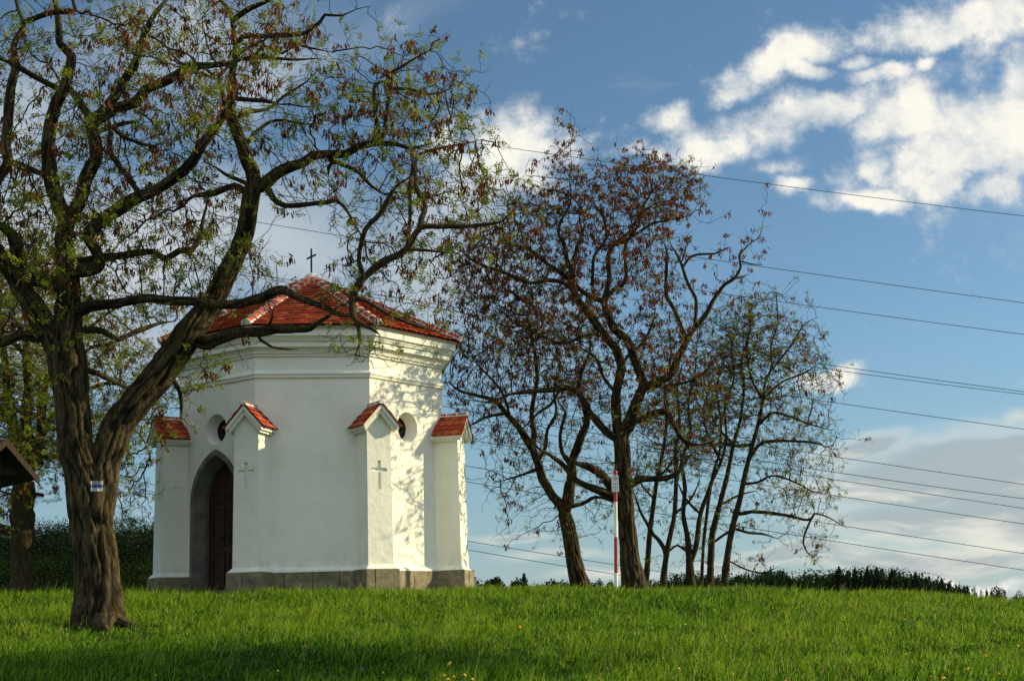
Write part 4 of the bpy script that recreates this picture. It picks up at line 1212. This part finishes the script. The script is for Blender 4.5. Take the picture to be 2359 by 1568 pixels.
# ------------------------------------------------------------------ wooden shelter at the edge
def build_shelter():
    Y = 23.0
    ap = at(13, 1012, Y); ev = at(88, 1104, Y)
    gz = float(ground_z(ap[0], ap[1]))
    root = tag(empty('wooden_shelter', (ap[0], ap[1], gz)), 'dark wooden wayside shelter with a steep little gabled roof beside the dense tree', 'shelter')
    rz = math.radians(40)
    X = np.array([math.cos(rz), math.sin(rz), 0]); D = np.array([-math.sin(rz), math.cos(rz), 0])   # gable width, ridge direction
    k = (ev[0] - ap[0])
    hw = k / math.cos(rz) * 0.80; rise = ap[2] - ev[2] - 0.03; h = ap[2] - gz
    L = 1.9
    def P(x, d, z): return X * x + D * d + np.array([0, 0, z])
    roof = MB()
    for s in (-1, 1):
        n = 7
        for i in range(n):        # overlapping boards
            a0, a1 = i / n, (i + 1.18) / n
            a1 = min(a1, 1.0)
            z0, z1 = h - rise * a0, h - rise * a1
            t = .022
            roof.hexa([P(s * hw * a0, 0, z0), P(s * hw * a1, 0, z1 + .012), P(s * hw * a1, L, z1 + .012), P(s * hw * a0, L, z0),
                       P(s * hw * a0, 0, z0 + t), P(s * hw * a1, 0, z1 + .012 + t), P(s * hw * a1, L, z1 + .012 + t), P(s * hw * a0, L, z0 + t)])
    rf = roof.build('roof', ['shingle'], root)
    mb = MB()
    for s in (-1, 1):
        mb.hexa([P(0, -.035, h - .10), P(s * hw, -.035, h - rise - .075), P(s * hw, 0, h - rise - .075), P(0, 0, h - .10),
                 P(0, -.035, h + .03), P(s * hw, -.035, h - rise + .035), P(s * hw, 0, h - rise + .035), P(0, 0, h + .03)])
    mb.build('bargeboard', ['timber'], rf)
    mb = MB()
    zb = at(13, 1080, Y)[2] - gz
    mb.box(P(0, .30, zb), (hw * .50, .05, .065), (X, D, (0, 0, 1)))
    mb.build('tie_beam', ['timber'], root, bevel=.008)
    mb = MB(); mb.box(P(0, L - .3, zb), (hw * .50, .05, .065), (X, D, (0, 0, 1)))
    mb.build('tie_beam', ['timber'], root, bevel=.008)
    for d in (.30, L - .30):
        mb = MB(); e = .055; b = np.array([-.10, 0, 0]); zt = zb - .066
        c0 = [P(a, d + q, -.4) * [1, 1, 1] + b for a, q in ((-e, -e), (e, -e), (e, e), (-e, e))]
        c1 = [P(a, d + q, zt) - np.array([.02, 0, 0]) for a, q in ((-e, -e), (e, -e), (e, e), (-e, e))]
        mb.hexa(c0 + c1); mb.build('post', ['timber'], root, bevel=.008)
    mb = MB(); mb.box(P(0, .30, (zb + h) / 2 - .03), (.045, .045, (h - zb) / 2 - .07), (X, D, (0, 0, 1)))
    mb.build('king_post', ['timber'], root)
    mb = MB(); mb.box(P(-.05, L - .40, zb * .66), (hw * .42, .02, zb * .2), (X, D, (0, 0, 1)))
    mb.build('board', ['timber'], root)
build_shelter()

# ------------------------------------------------------------------ overhead wires
WIRES = [
 ('topmost wire, crossing the sky just above the crest trees', 78, [(617, 256), (1110, 333), (1560, 395), (2358, 498)]),
 ('second wire from the top, passing through the crown of the tallest crest tree', 76, [(635, 447), (888, 488), (1440, 570), (1750, 612), (2358, 698)]),
 ('third wire from the top, just under the one through the tallest crown', 77, [(596, 513), (719, 532), (1690, 680), (2358, 770)]),
 ('upper one of two wires close together over the small lone cloud', 74, [(1075, 712), (1898, 839), (2358, 902)]),
 ('lower one of two wires close together over the small lone cloud', 79, [(1075, 722), (1905, 850), (2358, 908)]),
 ('wire in the clear blue below the small lone cloud', 75, [(1075, 799), (1845, 916), (2358, 988)]),
 ('uppermost wire across the grey cloud bank', 77, [(1075, 920), (1886, 1046), (2358, 1115)]),
 ('second wire from the top across the grey cloud bank', 73, [(1075, 945), (1830, 1073), (2358, 1148)]),
 ('third wire from the top across the grey cloud bank', 78, [(1075, 971), (1830, 1090), (2358, 1170)]),
 ('fourth wire from the top across the grey cloud bank', 75, [(1075, 1012), (1849, 1130), (2358, 1206)]),
 ('second lowest wire to the right of the outermost crest tree', 76, [(1075, 1073), (1886, 1202), (2358, 1274)]),
 ('lowest wire to the right of the outermost crest tree', 74, [(1075, 1109), (1736, 1217), (2358, 1312)]),
 ('second lowest wire between the chapel and the red and white pole', 77, [(268, 1101), (355, 1113), (1075, 1246), (1440, 1303)]),
 ('lowest wire between the chapel and the red and white pole', 75, [(268, 1118), (355, 1130), (1075, 1266), (1420, 1322)]),
]
def build_wires():
    for lab, Y, pts in WIRES:
        P = np.array(pts, float)
        co = np.polyfit(P[:, 0], P[:, 1], 2 if len(P) > 2 else 1)
        if len(co) == 3 and co[0] > 0 : pass
        lo, hi = -420, (2700 if P[-1, 0] > 2000 else 1900)
        us = np.linspace(lo, hi, 60)
        c1 = np.polyfit(P[:, 0], P[:, 1], 1)
        cv = np.clip(us, P[0, 0], P[-1, 0])
        d = np.polyval(np.polyder(co), cv)
        vs = np.polyval(co, cv) + (us - cv) * d
        Q = np.array([at(u, v, Y) for u, v in zip(us, vs)])
        V, q, _ = tube(Q, [.0165] * len(Q), 6)
        o = mesh_np('overhead_wire', V - Q[0], [q], None, ['wire'], True)
        o.location = Q[0]
        tag(o, lab, 'wire', 'overhead wires')
build_wires()

# ------------------------------------------------------------------ far woods and bushes
def leaf_cloud(cen, rad, n, size, rg, mean=.5):
    """n small ragged leaf sprays through an ellipsoid's outer half; returns verts, quads, rnd."""
    d = unit(rg.normal(0, 1, (n, 3))); r = rg.uniform(.35, 1.0, (n, 1)) ** .5
    lump = 1 + .22 * np.sin(d[:, :1] * 5 + cen[0]) * np.cos(d[:, 2:3] * 6 + cen[1] * 2)
    c = np.array(cen) + d * r * lump * np.array(rad)
    a = unit(rg.normal(0, 1, (n, 3))); b = unit(np.cross(a, rg.normal(0, 1, (n, 3))))
    s = size * rg.uniform(.6, 1.3, (n, 1))
    V = np.stack([c - a * s, c - b * s * .55 + a * s * .1, c + a * s, c + b * s * .55], 1)
    return V.reshape(-1, 3), np.repeat(np.clip(rg.normal(mean, .18, n), 0, 1), 4)

def far_tree(name, lab, u, vtop, vbase, Y, w, fir=False, cols=260, group=None, seed=0, lean=0):
    rg = np.random.default_rng(seed)
    top = at(u, vtop, Y); base = at(u, vbase, Y)
    gz = float(ground_z(base[0], base[1])); h = top[2] - gz
    wm = w * Y / FOC
    root = tag(empty(name, (base[0], base[1], gz)), lab, 'tree', group)
    V, q, f = tube([(0, 0, -.5), (rg.normal(0, .1), 0, h * .5), (0, 0, h * .93)], [h * .010, h * .007, h * .002], 6)
    mesh_np('trunk', V, [q], root, ['bark'], True, {'furrow': f})
    VV, RR = [], []
    hv = min(h * .9, (vbase - vtop) * Y / FOC * 1.6 + 1)
    if fir:
        m = 14
        for i in range(m):
            t = i / (m - 1); hf = 34 * Y / FOC + 1.2
            V, r = leaf_cloud((0, 0, h - .1 - hf * t), (wm * .62 * (t ** .8 + .05) * rg.uniform(.7, 1.2) + .05,) * 2 + (hf / m * .9,), int((cols // m) * (.3 + 1.5 * t)), wm * .035 + .10, rg)
            VV.append(V); RR.append(r)
    else:
        for i in range(9):
            a = rg.uniform(0, 6.28); t = rg.random()
            c = (math.cos(a) * wm * .26 * (1 - .5 * t), math.sin(a) * wm * .26 * (1 - .5 * t), h - hv * (.22 + .55 * (1 - t)))
            V, r = leaf_cloud(c, (wm * rg.uniform(.18, .28), wm * rg.uniform(.18, .28), hv * rg.uniform(.14, .24)), cols // 9, wm * .02 + .06, rg)
            VV.append(V); RR.append(r)
    V = np.concatenate(VV)
    mesh_np('crown', V, [np.arange(len(V)).reshape(-1, 4)], root, ['far_fir' if fir else 'far_leaf'], False, {'rnd': np.concatenate(RR)})
    return root

def wood(name, kind_list, mat='far_leaf', base=(0, 0, 0)):
    V = np.concatenate([a for a, b in kind_list]); Rn = np.concatenate([b for a, b in kind_list])
    o = mesh_np(name, V, [np.arange(len(V)).reshape(-1, 4)], None, [mat], False, {'rnd': Rn})
    tag(o, kind='stuff')
    return o

def build_far():
    rg = np.random.default_rng(77)
    # wood along the right horizon
    prof = [(1490, 1345), (1560, 1330), (1640, 1328), (1700, 1328), (1760, 1322), (1780, 1314), (1830, 1326), (1900, 1322), (1950, 1318), (2000, 1316), (2060, 1318), (2110, 1330), (2170, 1342), (2230, 1358)]
    L = []
    pu, pvv = [p[0] for p in prof], [p[1] for p in prof]
    for k in range(300):
        u = rg.uniform(1470, 2230); row = rg.random()
        Y = 246 + 45 * row
        vt = np.interp(u, pu, pvv) + 18 * (1 - row) + abs(rg.normal(0, 4.5)) - 7
        w = rg.uniform(12, 24) * Y / FOC; p = at(u, vt, Y); hgt = rg.uniform(3.0, 5.0)
        if rg.random() < .45:
            for q in range(6):
                L.append(leaf_cloud((p[0], p[1], p[2] - hgt * (q + .3) / 6), (w * .10 + w * .11 * q, w * .10 + w * .11 * q, hgt * .13), 90, .18, rg))
        else:
            for q in range(5):
                L.append(leaf_cloud((p[0] + rg.normal(0, w * .28), p[1] + rg.normal(0, w * .2), p[2] - hgt * rg.uniform(.25, .6)), (w * rg.uniform(.22, .36), w * .3, hgt * rg.uniform(.18, .30)), 150, .17, rg, rg.uniform(.15, .8)))
    for u in np.arange(1480, 2225, 2.6):
        Y = 275 + rg.uniform(-8, 8); vt = np.interp(u, pu, pvv) + rg.uniform(6, 45)
        p = at(u, vt, Y); L.append(leaf_cloud((p[0], p[1], p[2] - 1.0), (2.0, 3, 3.0), 130, .22, rg))
    wood('far_wood', L, 'wood_leaf')
    k = 0
    for u, vt, w, fir, lab in [(1935, 1306, 22, True, 'dark fir rising highest out of the far wood'), (1972, 1308, 14, True, 'slender fir among the far wood right of the highest fir'), (2000, 1309, 16, True, 'broad topped fir beside the dip in the far wood'), (2022, 1307, 17, True, 'bushy fir top where the far wood is highest on its right part'),
                               (2058, 1312, 22, True, 'wide fir where the far wood begins to fall to the right'), (2112, 1320, 20, True, 'pointed fir on the falling edge of the far wood'), (2137, 1330, 14, True, 'small fir below the pointed one on the falling edge'),
                               (2172, 1332, 16, True, 'narrow tree under the round cloud at the wood edge'), (2190, 1338, 20, False, 'ragged tree near the end of the far wood'), (2210, 1345, 18, False, 'lower ragged tree beside the end of the far wood'),
                               (2226, 1347, 24, False, 'last dense tree where the far wood ends'), (2247, 1350, 13, False, 'thin loose tree, first of the gapped row past the wood'), (2262, 1352, 11, False, 'thin loose tree, second of the gapped row past the wood'), (2277, 1354, 11, False, 'thin loose tree, third of the gapped row past the wood'), (2287, 1358, 9, False, 'smallest tree of the gapped row past the wood'),
                               (2303, 1345, 42, False, 'round broad tree on the horizon by the right edge'), (2350, 1349, 46, False, 'round tree cut by the right edge of the picture')]:
        k += 1
        far_tree('fir_tree' if fir else 'distant_tree', lab, u, vt - (1 if fir else 5), vt + 51, 246 - (u > 2190) * 20, w * (1.6 if fir else 1.3), fir, 1600 if fir else 2600, 'trees on the far horizon', 200 + k)
    # bushes and tree tops between chapel and poles
    for u, vt, w, fir, lab in [(1100, 1334, 50, False, 'low dark bush right against the chapel plinth on the skyline'), (1143, 1325, 48, False, 'round bush on the skyline right of the chapel'), (1186, 1332, 34, False, 'low bush between the round bush and the little pointed tree'), (1208, 1324, 20, True, 'little pointed tree between two bushes on the skyline'),
                               (1242, 1334, 40, False, 'low bush right of the little pointed tree'), (1272, 1328, 40, False, 'rounded bush halfway between chapel and twin stemmed tree'), (1300, 1331, 34, False, 'dark bush next to the tall narrow skyline tree'), (1328, 1320, 20, True, 'tall narrow skyline tree beside the twin stemmed trunk'),
                               (1372, 1338, 34, False, 'low bush right of the twin stemmed trunk'), (1400, 1337, 26, False, 'low bush just left of the red and white pole')]:
        k += 1
        far_tree('fir_tree' if fir else 'bush', lab, u, vt - (4 if fir else 9), vt + 40, 120, w * (1.2 if fir else 1.75), fir, 800 if fir else 2200, 'bushes on the skyline', 200 + k)
    # wooded hillside at the left
    L = []
    xs = np.linspace(-100, -14, 44); ys = np.linspace(70, 190, 31)
    X, Y = np.meshgrid(xs, ys)
    def hill(x, y):
        u = to_px(np.stack([x, y, np.zeros_like(x)], -1))[..., 0]
        crest = at(0, 1214, 150)[2] 
        e = np.clip((y - 78) / 72, 0, 1); e = e * e * (3 - 2 * e)
        return ground_z(x, y) * (1 - e) + e * (crest - 2.6) + np.clip((-x - 62), 0, 40) * .02 - np.clip(x + 34, 0, 30) * .12 * e
    V = np.stack([X, Y, hill(X, Y)], -1).reshape(-1, 3); V[:, 2] -= 1e-3
    idx = np.arange(len(V)).reshape(X.shape)
    o = mesh_np('hill', V, [np.stack([idx[:-1, :-1], idx[:-1, 1:], idx[1:, 1:], idx[1:, :-1]], -1).reshape(-1, 4)], None, ['ground'], True)
    tag(o, kind='structure')
    for _ in range(900):
        y = 84 + 70 * rg.random() ** .8; u = rg.uniform(-220, 420)
        x = (u - 1179) / FOC * y * 1.02
        z = float(hill(np.array(x), np.array(y)))
        s = rg.uniform(.8, 1.9) * (0.55 + (y - 84) / 90)
        L.append(leaf_cloud((x, y, z + s * .55), (s * 1.25, s * 1.25, s * .95), 300, .07 + .012 * s, rg, rg.uniform(.0, .8)))
    wood('hillside_scrub', L)
build_far()

# ------------------------------------------------------------------ grass
def build_grass():
    rg = np.random.default_rng(5)
    parts = []
    for (y0, y1, dens, hmul, wd) in ((11.5, 17, 980, .86, .0054), (17, 24, 740, .88, .0064), (24, 33, 540, .95, .0078), (33, 45, 380, 1.1, .0098)):
        area_w = lambda y: .365 * y + 1.6
        n = int(dens * (y1 - y0) * 2 * area_w((y0 + y1) / 2))
        y = rg.uniform(y0, y1, n); x = rg.uniform(-1, 1, n) * area_w(y)
        parts.append((x, y, np.full(n, hmul), np.full(n, wd)))
    # a skirt of longer grass along the chapel plinth and round trunks
    x = np.concatenate([p[0] for p in parts]); y = np.concatenate([p[1] for p in parts]); hm = np.concatenate([p[2] for p in parts]); wd = np.concatenate([p[3] for p in parts])
    n = len(x)
    lx, ly = x - CH_X, y - CH_Y
    keep = np.hypot(lx, ly) > RC * .99
    x, y, hm, wd = x[keep], y[keep], hm[keep], wd[keep]; n = len(x)
    def vn(x, y, s, sd):
        return np.array([noise.noise(Vector((a * s + sd, b * s, sd * 1.7))) for a, b in zip(x, y)])
    c1 = vn(x, y, .55, 3.1); c2 = vn(x, y, 2.3, 9.2); c3 = vn(x, y, .16, 5.5)
    c4 = vn(x, y, 7.0, 1.3)
    h = hm * (.098 + .07 * c1 + .09 * c2 + .085 * c4) * rg.uniform(.45, 1.6, n)
    tall = rg.random(n) < .010
    h = np.where(tall, rg.uniform(.20, .36, n), h); h = np.maximum(h, .03)
    wd = np.where(tall, wd * .45, wd)
    broad = (rg.random(n) < .05) & ~tall; wd = np.where(broad, wd * 2.6, wd); h = np.where(broad, h * .6, h)
    az = np.where(rg.random(n) < .55, (vn(x, y, 3.2, 6.6) + vn(x, y, .9, 2.6)) * 7.0 + rg.normal(0, .5, n), rg.uniform(0, 2 * math.pi, n)); lean = np.abs(rg.normal(.55, .40, n)); lean = np.where(tall, lean * .5, lean)
    wind = np.array([.25, -.1])
    dx = np.cos(az) * lean + wind[0]; dy = np.sin(az) * lean + wind[1]
    bz = ground_z(x, y) - .015
    fa = az + math.pi / 2 + rg.normal(0, .5, n)
    sx, sy = np.cos(fa) * wd, np.sin(fa) * wd
    V = np.zeros((n, 7, 3))
    for k, (t, w) in enumerate(((0, 1.0), (.45, .85), (.8, .5))):
        px, py, pz = x + dx * h * t * t * .9, y + dy * h * t * t * .9, bz + h * t * (1 - .18 * t * np.abs(lean))
        V[:, 2 * k] = np.stack([px - sx * w, py - sy * w, pz], -1); V[:, 2 * k + 1] = np.stack([px + sx * w, py + sy * w, pz], -1)
    V[:, 6] = np.stack([x + dx * h, y + dy * h, bz + h * (1 - .22 * np.abs(lean))], -1)
    b = (np.arange(n) * 7)[:, None]
    Q = np.concatenate([b + np.array([[0, 1, 3, 2]]), b + np.array([[2, 3, 5, 4]])]); T = b + np.array([[4, 5, 6]])
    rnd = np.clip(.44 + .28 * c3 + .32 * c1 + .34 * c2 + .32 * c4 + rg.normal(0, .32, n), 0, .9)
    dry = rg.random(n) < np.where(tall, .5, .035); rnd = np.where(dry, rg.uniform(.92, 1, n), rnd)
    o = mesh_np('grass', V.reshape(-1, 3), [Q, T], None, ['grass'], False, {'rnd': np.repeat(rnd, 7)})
    tag(o, kind='stuff')
build_grass()

# ------------------------------------------------------------------ dandelions
DAND = [(1035, 1520), (1040, 1526), (1041, 1541), (1052, 1545), (1031, 1547), (1028, 1562), (880, 1540), (1080, 1555), (1500, 1480), (1600, 1430), (1575, 1425), (1835, 1391), (1828, 1386), (1762, 1392), (1780, 1391), (1860, 1398), (1940, 1425), (2082, 1425), (2040, 1450), (2078, 1498), (2260, 1488), (2262, 1500), (2455, 1440),
        (2300, 1432), (2340, 1408), (2316, 1370), (2220, 1560), (2345, 1480), (1100, 1435), (1198, 1438), (1180, 1394), (1690, 1540), (1700, 1555), (1710, 1550), (1725, 1562), (1800, 1555), (1920, 1490), (2150, 1540), (2180, 1555), (2110, 1470), (1330, 1442), (1650, 1400), (1990, 1390), (640, 1530), (760, 1562), (360, 1545), (2290, 1540), (2240, 1535), (1880, 1560), (1560, 1535)]
def build_dandelions():
    rg = np.random.default_rng(9)
    proto = None
    for (u, v) in DAND:
        # march the bearing down to the meadow
        d = at(u, v, 1.0); Y = 11.0
        while Y < 44 and d[2] * Y > ground_z(d[0] * Y, Y) + .16: Y += .05
        x, y = d[0] * Y, Y
        loc = (x, y, float(ground_z(x, y)))
        if proto is None:
            proto = tag(empty('dandelion', loc), 'small yellow dandelion in the grass', 'flower', 'dandelions in the meadow')
            V, q, _ = tube([(0, 0, -.02), (.008, 0, .06), (.004, .005, .15)], [.0035, .003, .003], 6)
            mesh_np('stem', V, [q], proto, ['stalk'], True)
            mb = MB()
            for ring_, (r0, zz, m) in enumerate(((.024, .168, 15), (.019, .176, 12), (.012, .182, 8), (.006, .185, 5))):
                for k in range(m):
                    a = 2 * math.pi * (k + ring_ * .4) / m; ca, sa = math.cos(a), math.sin(a); w = .0042
                    mb.add([(.004, .005, .148), (.004 + ca * r0 * .7 - sa * w, .005 + sa * r0 * .7 + ca * w, zz - .016), (.004 + ca * r0, .005 + sa * r0, zz - .02), (.004 + ca * r0 * .7 + sa * w, .005 + sa * r0 * .7 - ca * w, zz - .016)], [(0, 1, 2, 3)])
            mb.build('flower_head', ['petal'], proto)
            o = proto
        else:
            o = proto.copy(); col.objects.link(o); o.location = loc
            for c in list(proto.children):
                cc = c.copy(); cc.parent = o; col.objects.link(cc)
        o.rotation_euler = (rg.normal(0, .2), rg.normal(0, .2), rg.uniform(0, 6.28))
        s = rg.uniform(.6, 1.0); o.scale = (s, s, s)
build_dandelions()
